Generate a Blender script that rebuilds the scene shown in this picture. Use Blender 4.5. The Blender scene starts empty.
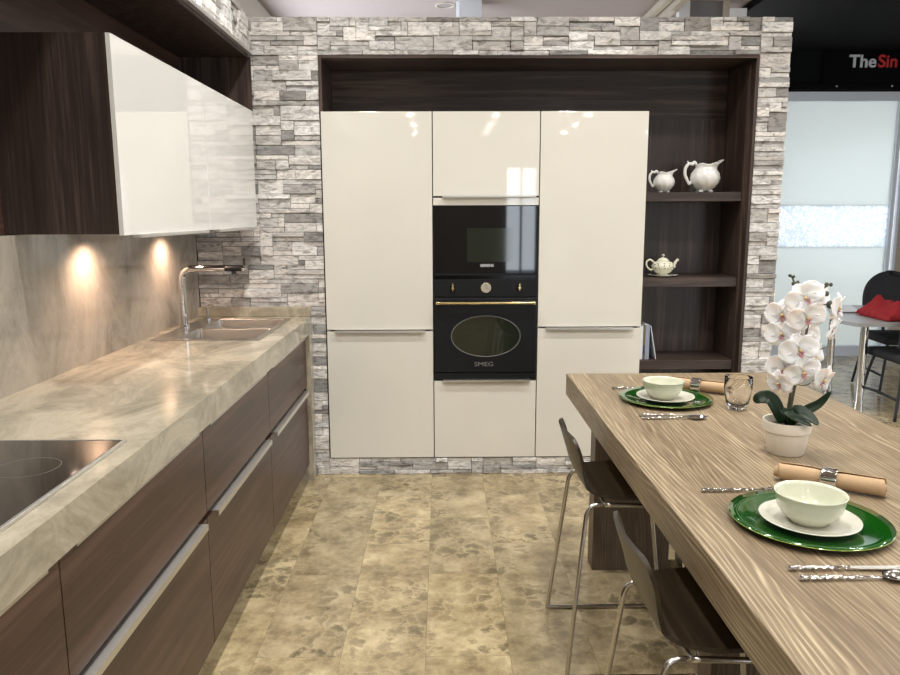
import bpy, bmesh, math, random
from mathutils import Vector, Matrix, noise
R = math.radians
PI = math.pi
sc = bpy.context.scene
col = sc.collection
random.seed(7)

# ------------------------------------------------------------ camera, world, light, exposure
H = 1.56
cam = bpy.data.cameras.new('camera'); co = bpy.data.objects.new('camera', cam); col.objects.link(co)
cam.sensor_fit = 'HORIZONTAL'; cam.sensor_width = 36.0; cam.lens = 745.0 / 900 * 36
cam.clip_start = 0.02
pit, yaw, rol = R(9.33), R(0.6), R(-0.16)
fw = Vector((math.sin(yaw) * math.cos(pit), math.cos(yaw) * math.cos(pit), -math.sin(pit)))
rt = Vector((math.cos(yaw), -math.sin(yaw), 0)); up = rt.cross(fw)
r2 = rt * math.cos(rol) + up * math.sin(rol); u2 = -rt * math.sin(rol) + up * math.cos(rol)
m = Matrix((r2, u2, -fw)).transposed().to_4x4(); m.translation = (0, 0, H)
co.matrix_world = m
sc.camera = co

w = bpy.data.worlds.new('sky'); sc.world = w; w.use_nodes = True
w.node_tree.nodes['Background'].inputs[0].default_value = (0.75, 0.87, 1.0, 1)
w.node_tree.nodes['Background'].inputs[1].default_value = 1.3

sc.view_settings.view_transform = 'Standard'; sc.view_settings.look = 'None'
sc.view_settings.exposure = 0.0; sc.view_settings.gamma = 1.0
sc.view_settings.use_curve_mapping = False

CEIL = 3.3
def area(name, loc, rot, sx, sy, power, colr, spread=180):
    l = bpy.data.lights.new(name, 'AREA'); l.shape = 'RECTANGLE'; l.size = sx; l.size_y = sy
    l.energy = power; l.color = colr; l.spread = R(spread)
    o = bpy.data.objects.new(name, l); o.location = loc; o.rotation_euler = rot; col.objects.link(o); return o
DAY = (0.86, 0.93, 1.0)
WARM = (1.0, 0.83, 0.64)
NEUT = (1.0, 0.975, 0.925)
# daylight through the shop windows: rear wall and right wall
area('daylight_rear_door', (1.87, -9.25, 1.45), (R(90), 0, 0), 0.75, 2.4, 36, DAY)
area('daylight_rear_window', (6.0, -8.95, 1.5), (R(90), 0, 0), 1.6, 2.2, 90, DAY)
area('daylight_side_window', (6.95, 3.0, 1.6), (R(90), 0, R(90)), 4.0, 2.2, 60, DAY)
area('daylight_behind_glass', (5.0, 9.3, 1.6), (R(-90), 0, 0), 4.0, 2.6, 190, (0.95, 0.98, 1.0))
area('column_fill_left', (-1.47, 6.5, 1.9), (R(90), 0, R(-90)), 2.6, 2.2, 110, DAY)  # added fill from the left, brightens the white column behind the wall
LAMPS = [(x, y) for y in (-7.6, -6.2, -4.8, -3.0, -1.2, 0.7, 2.3, 3.5) for x in (-0.55, 0.95, 2.6, 4.4)] + [(0.4, 5.4), (2.0, 5.4), (3.6, 5.2), (5.4, 5.2), (3.6, 6.1), (5.4, 6.1)]  # second list: unseen lamps added beyond the stone wall to brighten its ceiling
def downlight_and_fill(x, y):
    l = bpy.data.lights.new('downlight_and_fill', 'AREA'); l.shape = 'DISK'; l.size = 0.13 if y > -4 else 0.09
    l.energy = 17.5 if y > -4 else 5.0
    l.color = NEUT; l.spread = R(140 if y > -4 else 180)
    o = bpy.data.objects.new('downlight_and_fill', l); o.location = (x, y, CEIL - 0.012); col.objects.link(o)
for (x, y) in LAMPS: downlight_and_fill(x, y)

# ------------------------------------------------------------ materials
def newmat(name):
    m = bpy.data.materials.new(name); m.use_nodes = True
    nt = m.node_tree; return m, nt, nt.nodes['Principled BSDF'], nt.links
def srgb(r, g, b):
    f = lambda c: (c / 255 / 12.92) if c / 255 <= 0.04045 else ((c / 255 + 0.055) / 1.055) ** 2.4
    return (f(r), f(g), f(b), 1)
def plain(name, c, rough=0.5, metal=0.0, coat=0.0, bump=0.0, bscale=60, spec=0.5, **kw):
    m, nt, p, L = newmat(name)
    p.inputs['Base Color'].default_value = c; p.inputs['Roughness'].default_value = rough
    p.inputs['Metallic'].default_value = metal; p.inputs['Coat Weight'].default_value = coat
    p.inputs['Specular IOR Level'].default_value = spec
    p.inputs['Coat Roughness'].default_value = 0.03
    for k, v in kw.items(): p.inputs[k.replace('_', ' ')].default_value = v
    tc = nt.nodes.new('ShaderNodeTexCoord'); n = nt.nodes.new('ShaderNodeTexNoise')
    n.inputs['Scale'].default_value = bscale; L.new(tc.outputs['Object'], n.inputs['Vector'])
    if bump:
        b = nt.nodes.new('ShaderNodeBump'); b.inputs['Strength'].default_value = bump; b.inputs['Distance'].default_value = 0.002
        L.new(n.outputs[0], b.inputs['Height']); L.new(b.outputs[0], p.inputs['Normal'])
    # slight tonal variation of the surface itself
    mx = nt.nodes.new('ShaderNodeMix'); mx.data_type = 'RGBA'; mx.blend_type = 'MULTIPLY'
    mr = nt.nodes.new('ShaderNodeMapRange'); mr.inputs['To Min'].default_value = 0.94; mr.inputs['To Max'].default_value = 1.04
    L.new(n.outputs[0], mr.inputs[0]); mx.inputs[0].default_value = 1.0; mx.inputs[6].default_value = c
    L.new(mr.outputs[0], mx.inputs[7]); L.new(mx.outputs[2], p.inputs['Base Color'])
    return m
def ramp(nt, stops):
    r = nt.nodes.new('ShaderNodeValToRGB'); e = r.color_ramp.elements
    e[0].position, e[0].color = stops[0]; e[1].position, e[1].color = stops[-1]
    for s in stops[1:-1]:
        x = e.new(s[0]); x.color = s[1]
    return r
def wood(name, axis, c_dark, c_mid, c_light, rough=0.4, scale=1.0, fine=1.0, bump=0.15, wavy=0.0):
    """grain runs along axis"""
    m, nt, p, L = newmat(name)
    tc = nt.nodes.new('ShaderNodeTexCoord')
    mp = nt.nodes.new('ShaderNodeMapping'); s = [24 * scale] * 3; s['xyz'.index(axis)] = 0.9 * scale
    mp.inputs['Scale'].default_value = s; L.new(tc.outputs['Object'], mp.inputs[0])
    n1 = nt.nodes.new('ShaderNodeTexNoise'); n1.inputs['Scale'].default_value = 1.0; n1.inputs['Detail'].default_value = 6
    n1.inputs['Distortion'].default_value = 0.8; L.new(mp.outputs[0], n1.inputs['Vector'])
    mp2 = nt.nodes.new('ShaderNodeMapping'); s = [140 * fine] * 3; s['xyz'.index(axis)] = 5.0 * fine
    mp2.inputs['Scale'].default_value = s; L.new(tc.outputs['Object'], mp2.inputs[0])
    n2 = nt.nodes.new('ShaderNodeTexNoise'); n2.inputs['Scale'].default_value = 1.0; n2.inputs['Detail'].default_value = 3
    L.new(mp2.outputs[0], n2.inputs['Vector'])
    r = ramp(nt, [(0.3, c_dark), (0.5, c_mid), (0.72, c_light)])
    if wavy:
        mp3 = nt.nodes.new('ShaderNodeMapping'); s = [5.5] * 3; s['xyz'.index(axis)] = 0.55
        mp3.inputs['Scale'].default_value = s; L.new(tc.outputs['Object'], mp3.inputs[0])
        n3 = nt.nodes.new('ShaderNodeTexNoise'); n3.inputs['Scale'].default_value = 1.0; n3.inputs['Detail'].default_value = 2
        L.new(mp3.outputs[0], n3.inputs['Vector'])
        mul = nt.nodes.new('ShaderNodeMath'); mul.operation = 'MULTIPLY'; mul.inputs[1].default_value = wavy
        L.new(n3.outputs[0], mul.inputs[0])
        sn = nt.nodes.new('ShaderNodeMath'); sn.operation = 'SINE'; L.new(mul.outputs[0], sn.inputs[0])
        ma = nt.nodes.new('ShaderNodeMath'); ma.operation = 'MULTIPLY_ADD'; ma.inputs[1].default_value = 0.14; 
        L.new(sn.outputs[0], ma.inputs[0]); L.new(n1.outputs[0], ma.inputs[2])
        src = ma.outputs[0]
    else: src = n1.outputs[0]
    ad = nt.nodes.new('ShaderNodeMath'); ad.operation = 'MULTIPLY_ADD'; ad.inputs[1].default_value = 0.42
    sb = nt.nodes.new('ShaderNodeMath'); sb.operation = 'SUBTRACT'; sb.inputs[1].default_value = 0.5
    L.new(n2.outputs[0], sb.inputs[0]); L.new(sb.outputs[0], ad.inputs[0]); L.new(src, ad.inputs[2])
    L.new(ad.outputs[0], r.inputs[0]); L.new(r.outputs[0], p.inputs['Base Color'])
    p.inputs['Roughness'].default_value = rough
    b = nt.nodes.new('ShaderNodeBump'); b.inputs['Strength'].default_value = bump; b.inputs['Distance'].default_value = 0.001
    L.new(ad.outputs[0], b.inputs['Height']); L.new(b.outputs[0], p.inputs['Normal'])
    return m
def marble(name, cols, scale=2.2, rough=0.1, stretch=(1, 1, 1), rot=(0, 0, 0)):
    m, nt, p, L = newmat(name)
    tc = nt.nodes.new('ShaderNodeTexCoord'); mp = nt.nodes.new('ShaderNodeMapping')
    mp.inputs['Scale'].default_value = stretch; mp.inputs['Rotation'].default_value = rot
    L.new(tc.outputs['Object'], mp.inputs[0])
    n = nt.nodes.new('ShaderNodeTexNoise'); n.inputs['Scale'].default_value = scale; n.inputs['Detail'].default_value = 10
    n.inputs['Roughness'].default_value = 0.72; n.inputs['Distortion'].default_value = 0.7
    L.new(mp.outputs[0], n.inputs['Vector'])
    r = ramp(nt, cols); L.new(n.outputs[0], r.inputs[0])
    n2 = nt.nodes.new('ShaderNodeTexNoise'); n2.inputs['Scale'].default_value = scale * 1.3; n2.inputs['Detail'].default_value = 6
    n2.inputs['Distortion'].default_value = 2.2; L.new(mp.outputs[0], n2.inputs['Vector'])
    s = nt.nodes.new('ShaderNodeMath'); s.operation = 'SUBTRACT'; s.inputs[1].default_value = 0.5
    a = nt.nodes.new('ShaderNodeMath'); a.operation = 'ABSOLUTE'
    L.new(n2.outputs[0], s.inputs[0]); L.new(s.outputs[0], a.inputs[0])
    mr = nt.nodes.new('ShaderNodeMapRange'); mr.inputs['From Max'].default_value = 0.03; mr.inputs['To Min'].default_value = 0.16; mr.inputs['To Max'].default_value = 0.0
    L.new(a.outputs[0], mr.inputs[0])
    mx = nt.nodes.new('ShaderNodeMix'); mx.data_type = 'RGBA'; mx.inputs[7].default_value = cols[0][1]
    L.new(mr.outputs[0], mx.inputs[0]); L.new(r.outputs[0], mx.inputs[6]); L.new(mx.outputs[2], p.inputs['Base Color'])
    p.inputs['Roughness'].default_value = rough
    return m

M = {}
WD, WM, WL = srgb(42, 31, 26), srgb(58, 45, 39), srgb(92, 77, 70)
M['walnut_z'] = wood('walnut_vertical', 'z', WD, WM, WL, 0.42)
M['walnut_x'] = wood('walnut_across', 'x', WD, WM, WL, 0.42)
M['walnut_y'] = wood('walnut_along', 'y', srgb(50, 34, 28), srgb(70, 49, 41), srgb(92, 68, 58), 0.36, bump=0.05)
M['walnut_dark'] = wood('walnut_lining', 'z', WD, WM, WL, 0.5)
def cerused(name, axis, cd, cm, cl, fq=470.0):
    """brushed oak: light grain lines following long contours, planks of slightly different tone"""
    m, nt, p, L = newmat(name); N_ = nt.nodes.new
    def math_(op, a, b=None, c=None):
        n = N_('ShaderNodeMath'); n.operation = op
        for i_, v_ in enumerate((a, b, c)):
            if v_ is None: continue
            if isinstance(v_, (int, float)): n.inputs[i_].default_value = v_
            else: L.new(v_, n.inputs[i_])
        return n.outputs[0]
    tc = N_('ShaderNodeTexCoord'); sp = N_('ShaderNodeSeparateXYZ'); L.new(tc.outputs['Object'], sp.inputs[0])
    oth = [a for a in 'xyz' if a != axis]
    cross = math_('ADD', sp.outputs['xyz'.index(oth[0])], sp.outputs['xyz'.index(oth[1])])
    plank = math_('FLOOR', math_('DIVIDE', cross, 0.118))
    wn = N_('ShaderNodeTexWhiteNoise'); wn.noise_dimensions = '1D'; L.new(plank, wn.inputs['W'])
    mp = N_('ShaderNodeMapping'); sc_ = [7.0] * 3; sc_['xyz'.index(axis)] = 0.8; mp.inputs['Scale'].default_value = sc_
    L.new(tc.outputs['Object'], mp.inputs[0])
    va_ = N_('ShaderNodeVectorMath'); va_.operation = 'MULTIPLY_ADD'; va_.inputs[1].default_value = (40, 40, 40)
    L.new(wn.outputs['Color'], va_.inputs[0]); L.new(mp.outputs[0], va_.inputs[2])
    n1 = N_('ShaderNodeTexNoise'); n1.inputs['Scale'].default_value = 1.0; n1.inputs['Detail'].default_value = 3; n1.inputs['Roughness'].default_value = 0.45
    L.new(va_.outputs[0], n1.inputs['Vector'])
    ph = math_('MULTIPLY_ADD', n1.outputs[0], 80.0, math_('MULTIPLY', cross, fq))
    w1 = math_('MULTIPLY_ADD', math_('SINE', ph), 0.5, 0.5)
    mp2 = N_('ShaderNodeMapping'); s2_ = [170.0] * 3; s2_['xyz'.index(axis)] = 7.0; mp2.inputs['Scale'].default_value = s2_
    L.new(tc.outputs['Object'], mp2.inputs[0])
    n2 = N_('ShaderNodeTexNoise'); n2.inputs['Scale'].default_value = 1.0; n2.inputs['Detail'].default_value = 3; L.new(mp2.outputs[0], n2.inputs['Vector'])
    n3 = N_('ShaderNodeTexNoise'); n3.inputs['Scale'].default_value = 2.2; n3.inputs['Detail'].default_value = 2; L.new(va_.outputs[0], n3.inputs['Vector'])
    v_ = math_('MULTIPLY', math_('POWER', w1, 3.0), math_('MULTIPLY_ADD', n3.outputs[0], 1.2, -0.25))
    v_ = math_('MULTIPLY_ADD', v_, 0.50, math_('MULTIPLY_ADD', n2.outputs[0], 0.55, -0.02))
    v_ = math_('MULTIPLY_ADD', wn.outputs['Value'], 0.10, v_)
    r = ramp(nt, [(0.16, cd), (0.38, cm), (0.66, cl)]); L.new(v_, r.inputs[0]); L.new(r.outputs[0], p.inputs['Base Color'])
    p.inputs['Roughness'].default_value = 0.42
    b = N_('ShaderNodeBump'); b.inputs['Strength'].default_value = 0.35; b.inputs['Distance'].default_value = 0.0012
    L.new(v_, b.inputs['Height']); L.new(b.outputs[0], p.inputs['Normal'])
    return m
M['table'] = cerused('table_oak', 'y', srgb(94, 79, 59), srgb(130, 113, 89), srgb(182, 166, 137))
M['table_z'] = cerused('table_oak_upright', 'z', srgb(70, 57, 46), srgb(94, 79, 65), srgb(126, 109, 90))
M['stool_wood'] = wood('stool_veneer', 'y', srgb(32, 26, 19), srgb(46, 37, 27), srgb(60, 49, 37), 0.32, bump=0.05)
M['cream'] = plain('cream_lacquer', srgb(226, 223, 213), 0.5, coat=1.0, bscale=2, spec=0.2, Coat_IOR=1.6)
M['white_lacquer'] = plain('white_lacquer', srgb(230, 229, 224), 0.5, coat=1.0, bscale=2, spec=0.2, Coat_IOR=1.75)
M['white_edge'] = plain('white_edge', srgb(205, 203, 200), 0.4)
M['counter'] = marble('quartzite_counter', [(0.28, srgb(120, 114, 98)), (0.45, srgb(156, 148, 130)), (0.58, srgb(186, 177, 157)), (0.75, srgb(174, 159, 134))], 2.6, 0.09, (1.6, 1, 1.6), (0, 0, R(25)))
M['splash'] = marble('quartzite_splash', [(0.28, srgb(118, 110, 98)), (0.45, srgb(152, 144, 132)), (0.6, srgb(172, 162, 148)), (0.78, srgb(186, 164, 136))], 2.4, 0.08, (1, 1.5, 0.9), (R(30), 0, 0))
M['steel'] = plain('brushed_steel', (0.55, 0.53, 0.50, 1), 0.26, 1.0, bscale=8)
M['chrome'] = plain('chrome', (0.72, 0.72, 0.73, 1), 0.06, 1.0, bscale=4)
M['satin_chrome'] = plain('satin_chrome', (0.58, 0.56, 0.53, 1), 0.25, 1.0, bscale=4)
M['alu'] = plain('aluminium', (0.74, 0.73, 0.70, 1), 0.42, 1.0, bscale=6)
M['brass'] = plain('brass', (0.82, 0.66, 0.34, 1), 0.2, 1.0, bscale=6)
M['black_glass'] = plain('black_glass', (0.004, 0.004, 0.005, 1), 0.03, coat=0.3, bscale=3)
M['hob_glass'] = plain('hob_glass', (0.012, 0.010, 0.009, 1), 0.08, coat=0.6, bscale=3)
M['oven_black'] = plain('oven_enamel', (0.008, 0.009, 0.011, 1), 0.45, bscale=30, spec=0.25)
M['oven_window'] = plain('oven_window', (0.016, 0.020, 0.013, 1), 0.05, coat=0.2, bscale=5)
M['grey_mark'] = plain('grey_marking', srgb(120, 120, 118), 0.5)
M['dial'] = plain('dial_face', srgb(170, 165, 155), 0.5)
M['black'] = plain('black_plastic', (0.012, 0.012, 0.013, 1), 0.45)
M['black_fabric'] = plain('black_fabric', (0.012, 0.012, 0.014, 1), 0.8, bump=0.3, bscale=200)
M['black_gloss'] = plain('black_gloss', (0.003, 0.003, 0.0035, 1), 0.12, spec=0.3)
M['black_ceiling'] = plain('black_ceiling', (0.004, 0.0045, 0.005, 1), 0.8, spec=0.1)
M['plaster'] = plain('ceiling_plaster', srgb(166, 152, 149), 0.9, bscale=3)
M['wallpaint'] = plain('wall_paint', srgb(196, 190, 180), 0.9, bscale=3)
M['white_paint'] = plain('white_paint', srgb(232, 234, 236), 0.5, bscale=5)
M['grey_paint'] = plain('grey_paint', srgb(120, 118, 120), 0.6, bscale=5)
M['beige_paint'] = plain('beige_paint', srgb(188, 176, 160), 0.7, bscale=5)
M['frame_white'] = plain('frame_white', srgb(205, 210, 218), 0.35, bscale=5)
M['dark_core'] = plain('stone_backing', srgb(96, 91, 86), 0.9, bscale=20)
M['porcelain'] = plain('porcelain', srgb(228, 228, 224), 0.18, coat=0.6, bump=0.0)
M['celadon'] = plain('celadon_glaze', srgb(204, 206, 186), 0.2, coat=0.6)
M['celadon_plate'] = plain('ivory_glaze', srgb(204, 202, 188), 0.25, coat=0.5)
M['green'] = plain('green_glass', srgb(12, 78, 8), 0.14, coat=1.0, metal=0.3, bscale=9)
M['green_rim'] = plain('charger_rim', srgb(150, 160, 80), 0.3, metal=0.5)
M['napkin'] = plain('napkin_linen', srgb(182, 153, 119), 0.9, bump=0.5, bscale=350)
M['pot'] = plain('pot_glaze', srgb(222, 214, 200), 0.35, coat=0.2)
M['soil'] = plain('moss', srgb(44, 50, 28), 0.95, bump=1.0, bscale=90)
M['leaf'] = plain('orchid_leaf', srgb(22, 42, 22), 0.36, bscale=30, spec=0.3)
M['stem'] = plain('orchid_stem', srgb(84, 84, 66), 0.5, bscale=90)
M['bud'] = plain('orchid_bud', srgb(66, 70, 54), 0.5)
M['petal'] = plain('orchid_petal', srgb(244, 240, 238), 0.55, bump=0.1, Subsurface_Weight=0.25)
M['lip'] = plain('orchid_lip', srgb(214, 186, 130), 0.5)
M['lip_pink'] = plain('orchid_lip_pink', srgb(206, 140, 150), 0.5)
M['red'] = plain('red_cloth', srgb(136, 12, 20), 0.85, bump=0.3, bscale=150)
M['grey_top'] = plain('grey_laminate', srgb(150, 150, 150), 0.35)
M['paper'] = plain('white_paper', srgb(226, 228, 232), 0.6)
M['blue_grey'] = plain('pale_blue_cover', srgb(150, 160, 178), 0.5)
M['darkblue'] = plain('dark_blue_cover', srgb(64, 74, 92), 0.5)
M['olive'] = plain('olive_cover', srgb(110, 98, 74), 0.5)
M['red_letter'] = plain('red_letter', srgb(190, 34, 30), 0.4)
M['silver_letter'] = plain('silver_letter', srgb(200, 202, 205), 0.4)

# clear glass
m_, nt, p, L = newmat('clear_glass'); p.inputs['Transmission Weight'].default_value = 1.0; p.inputs['Roughness'].default_value = 0.0
p.inputs['IOR'].default_value = 1.45; p.inputs['Base Color'].default_value = (1, 1, 1, 1); M['glass'] = m_
n = nt.nodes.new('ShaderNodeTexNoise'); n.inputs['Scale'].default_value = 3

# lens of a lamp
def emis(name, c, s):
    m, nt, p, L = newmat(name); p.inputs['Base Color'].default_value = c
    p.inputs['Emission Color'].default_value = c; p.inputs['Emission Strength'].default_value = s; return m
M['lens'] = emis('lamp_lens', (1.0, 0.9, 0.78, 1), 14.0)
M['lens_off'] = plain('lamp_lens_off', srgb(150, 142, 140), 0.5)

# stone: colour per stone + veining and bump
m_, nt, p, L = newmat('ledger_stone'); M['stone'] = m_
at = nt.nodes.new('ShaderNodeAttribute'); at.attribute_name = 'stone_tone'
tc = nt.nodes.new('ShaderNodeTexCoord'); mp = nt.nodes.new('ShaderNodeMapping'); mp.inputs['Scale'].default_value = (11, 11, 30)
L.new(tc.outputs['Object'], mp.inputs[0])
n = nt.nodes.new('ShaderNodeTexNoise'); n.inputs['Scale'].default_value = 1.6; n.inputs['Detail'].default_value = 9; n.inputs['Roughness'].default_value = 0.68; n.inputs['Distortion'].default_value = 0.9
L.new(mp.outputs[0], n.inputs['Vector'])
r = ramp(nt, [(0.34, (0.36, 0.345, 0.33, 1)), (0.47, (0.84, 0.83, 0.82, 1)), (0.66, (1.22, 1.21, 1.20, 1))]); L.new(n.outputs[0], r.inputs[0])
mx = nt.nodes.new('ShaderNodeMix'); mx.data_type = 'RGBA'; mx.blend_type = 'MULTIPLY'; mx.inputs[0].default_value = 1
L.new(at.outputs['Color'], mx.inputs[6]); L.new(r.outputs[0], mx.inputs[7]); L.new(mx.outputs[2], p.inputs['Base Color'])
p.inputs['Roughness'].default_value = 0.62
b = nt.nodes.new('ShaderNodeBump'); b.inputs['Strength'].default_value = 0.9; b.inputs['Distance'].default_value = 0.012
L.new(n.outputs[0], b.inputs['Height']); L.new(b.outputs[0], p.inputs['Normal'])

# floor: beige breccia marble tiles 0.305 x 0.62 in half bond
m_, nt, p, L = newmat('floor_marble'); M['floor'] = m_
tc = nt.nodes.new('ShaderNodeTexCoord'); mp = nt.nodes.new('ShaderNodeMapping')
mp.inputs['Rotation'].default_value = (0, 0, R(90)); mp.inputs['Location'].default_value = (0.28, 0.065, 0)
L.new(tc.outputs['Object'], mp.inputs[0])
def brick(c1, c2, mortar):
    br = nt.nodes.new('ShaderNodeTexBrick'); br.offset = 0.5; br.offset_frequency = 2
    br.inputs['Scale'].default_value = 1.0; br.inputs['Brick Width'].default_value = 0.62; br.inputs['Row Height'].default_value = 0.3033
    br.inputs['Mortar Size'].default_value = 0.0009; br.inputs['Mortar Smooth'].default_value = 0.3
    br.inputs['Color1'].default_value = c1; br.inputs['Color2'].default_value = c2; br.inputs['Mortar'].default_value = mortar
    L.new(mp.outputs[0], br.inputs['Vector']); return br
bk = brick((0, 0, 0, 1), (1, 1, 1, 1), (0.5, 0.5, 0.5, 1))
# every tile its own patch of stone
vm = nt.nodes.new('ShaderNodeVectorMath'); vm.operation = 'MULTIPLY_ADD'; vm.inputs[1].default_value = (31, 17, 5)
L.new(bk.outputs[0], vm.inputs[0]); L.new(tc.outputs['Object'], vm.inputs[2])
n1 = nt.nodes.new('ShaderNodeTexNoise'); n1.inputs['Scale'].default_value = 6; n1.inputs['Detail'].default_value = 10; n1.inputs['Roughness'].default_value = 0.7
L.new(vm.outputs[0], n1.inputs['Vector'])
# warped coordinates for the pebbles
vw = nt.nodes.new('ShaderNodeTexNoise'); vw.inputs['Scale'].default_value = 12; vw.inputs['Detail'].default_value = 8; vw.inputs['Roughness'].default_value = 0.65; L.new(vm.outputs[0], vw.inputs['Vector'])
va = nt.nodes.new('ShaderNodeVectorMath'); va.operation = 'MULTIPLY_ADD'; va.inputs[1].default_value = (0.14, 0.14, 0.14)
L.new(vw.outputs['Color'], va.inputs[0]); L.new(vm.outputs[0], va.inputs[2])
vo = nt.nodes.new('ShaderNodeTexVoronoi'); vo.feature = 'DISTANCE_TO_EDGE'; vo.inputs['Scale'].default_value = 15; L.new(va.outputs[0], vo.inputs['Vector'])
vc = nt.nodes.new('ShaderNodeTexVoronoi'); vc.inputs['Scale'].default_value = 15; L.new(va.outputs[0], vc.inputs['Vector'])
base = ramp(nt, [(0.34, srgb(122, 107, 82)), (0.5, srgb(162, 146, 114)), (0.66, srgb(194, 178, 144))]); L.new(n1.outputs[0], base.inputs[0])
sep = nt.nodes.new('ShaderNodeSeparateColor'); L.new(vc.outputs['Color'], sep.inputs[0])
pm = nt.nodes.new('ShaderNodeMapRange'); pm.inputs['From Min'].default_value = 0.25; pm.inputs['From Max'].default_value = 0.95; L.new(sep.outputs[0], pm.inputs[0])
em = nt.nodes.new('ShaderNodeMapRange'); em.inputs['From Min'].default_value = 0.02; em.inputs['From Max'].default_value = 0.25; L.new(vo.outputs['Distance'], em.inputs[0])
zone = nt.nodes.new('ShaderNodeMapRange'); zone.inputs['From Min'].default_value = 0.38; zone.inputs['From Max'].default_value = 0.55
nz = nt.nodes.new('ShaderNodeTexNoise'); nz.inputs['Scale'].default_value = 2.0; L.new(vm.outputs[0], nz.inputs['Vector']); L.new(nz.outputs[0], zone.inputs[0])
q = nt.nodes.new('ShaderNodeMath'); q.operation = 'MULTIPLY'; L.new(pm.outputs[0], q.inputs[0]); L.new(em.outputs[0], q.inputs[1])
q2 = nt.nodes.new('ShaderNodeMath'); q2.operation = 'MULTIPLY'; L.new(q.outputs[0], q2.inputs[0]); L.new(zone.outputs[0], q2.inputs[1])
q3 = nt.nodes.new('ShaderNodeMath'); q3.operation = 'MULTIPLY'; q3.inputs[1].default_value = 0.9; L.new(q2.outputs[0], q3.inputs[0])
mxp = nt.nodes.new('ShaderNodeMix'); mxp.data_type = 'RGBA'; mxp.inputs[7].default_value = srgb(108, 97, 76)
L.new(q3.outputs[0], mxp.inputs[0]); L.new(base.outputs[0], mxp.inputs[6])
# light veins between pebbles
ve = nt.nodes.new('ShaderNodeMapRange'); ve.inputs['From Min'].default_value = 0.0; ve.inputs['From Max'].default_value = 0.07; ve.inputs['To Min'].default_value = 0.24; ve.inputs['To Max'].default_value = 0.0
L.new(vo.outputs['Distance'], ve.inputs[0])
vz = nt.nodes.new('ShaderNodeMath'); vz.operation = 'MULTIPLY'; L.new(ve.outputs[0], vz.inputs[0]); L.new(zone.outputs[0], vz.inputs[1])
mxv = nt.nodes.new('ShaderNodeMix'); mxv.data_type = 'RGBA'; mxv.inputs[7].default_value = srgb(204, 190, 156)
L.new(vz.outputs[0], mxv.inputs[0]); L.new(mxp.outputs[2], mxv.inputs[6])
# tone per tile
bt = brick((0.86, 0.86, 0.86, 1), (1.08, 1.07, 1.03, 1), (0.62, 0.6, 0.56, 1))
mxt = nt.nodes.new('ShaderNodeMix'); mxt.data_type = 'RGBA'; mxt.blend_type = 'MULTIPLY'; mxt.inputs[0].default_value = 1
L.new(mxv.outputs[2], mxt.inputs[6]); L.new(bt.outputs[0], mxt.inputs[7]); L.new(mxt.outputs[2], p.inputs['Base Color'])
p.inputs['Roughness'].default_value = 0.17; p.inputs['Specular IOR Level'].default_value = 0.45

# frosted glass (lets the daylight behind it through)
def frosted(name, c, pattern=False):
    m, nt, p, L = newmat(name)
    out = nt.nodes['Material Output']
    p.inputs['Base Color'].default_value = c; p.inputs['Roughness'].default_value = 0.12
    tr = nt.nodes.new('ShaderNodeBsdfTranslucent'); tr.inputs[0].default_value = c
    mix = nt.nodes.new('ShaderNodeMixShader'); mix.inputs[0].default_value = 0.5
    tc = nt.nodes.new('ShaderNodeTexCoord')
    if pattern:
        n = nt.nodes.new('ShaderNodeTexNoise'); n.inputs['Scale'].default_value = 16; n.inputs['Detail'].default_value = 0; n.inputs['Distortion'].default_value = 2.5
        L.new(tc.outputs['Object'], n.inputs['Vector'])
        r = ramp(nt, [(0.47, (0.62, 0.67, 0.73, 1)), (0.53, (0.82, 0.86, 0.90, 1))]); L.new(n.outputs[0], r.inputs[0])
        L.new(r.outputs[0], p.inputs['Base Color']); L.new(r.outputs[0], tr.inputs[0]); mix.inputs[0].default_value = 0.6
    else:
        n = nt.nodes.new('ShaderNodeTexNoise'); n.inputs['Scale'].default_value = 2; L.new(tc.outputs['Object'], n.inputs['Vector'])
        b = nt.nodes.new('ShaderNodeBump'); b.inputs['Strength'].default_value = 0.02; L.new(n.outputs[0], b.inputs['Height']); L.new(b.outputs[0], p.inputs['Normal'])
    L.new(p.outputs[0], mix.inputs[1]); L.new(tr.outputs[0], mix.inputs[2]); L.new(mix.outputs[0], out.inputs[0])
    return m
M['frost'] = frosted('frosted_glass', srgb(216, 221, 221))
M['frost_band'] = frosted('frosted_band', srgb(230, 240, 250), True)

# teapot glaze with small dark leaf band
m_, nt, p, L = newmat('teapot_glaze'); M['teapot'] = m_
tc = nt.nodes.new('ShaderNodeTexCoord'); vo = nt.nodes.new('ShaderNodeTexVoronoi'); vo.inputs['Scale'].default_value = 75
L.new(tc.outputs['Object'], vo.inputs['Vector'])
lt = nt.nodes.new('ShaderNodeMath'); lt.operation = 'LESS_THAN'; lt.inputs[1].default_value = 0.32; L.new(vo.outputs['Distance'], lt.inputs[0])
sx = nt.nodes.new('ShaderNodeSeparateXYZ'); L.new(tc.outputs['Object'], sx.inputs[0])
g = nt.nodes.new('ShaderNodeMath'); g.operation = 'COMPARE'; g.inputs[1].default_value = 0.058; g.inputs[2].default_value = 0.017; L.new(sx.outputs[2], g.inputs[0])
mu = nt.nodes.new('ShaderNodeMath'); mu.operation = 'MULTIPLY'; L.new(lt.outputs[0], mu.inputs[0]); L.new(g.outputs[0], mu.inputs[1])
mx = nt.nodes.new('ShaderNodeMix'); mx.data_type = 'RGBA'; mx.inputs[6].default_value = srgb(224, 222, 200); mx.inputs[7].default_value = srgb(70, 72, 60)
L.new(mu.outputs[0], mx.inputs[0]); L.new(mx.outputs[2], p.inputs['Base Color']); p.inputs['Roughness'].default_value = 0.2

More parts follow.
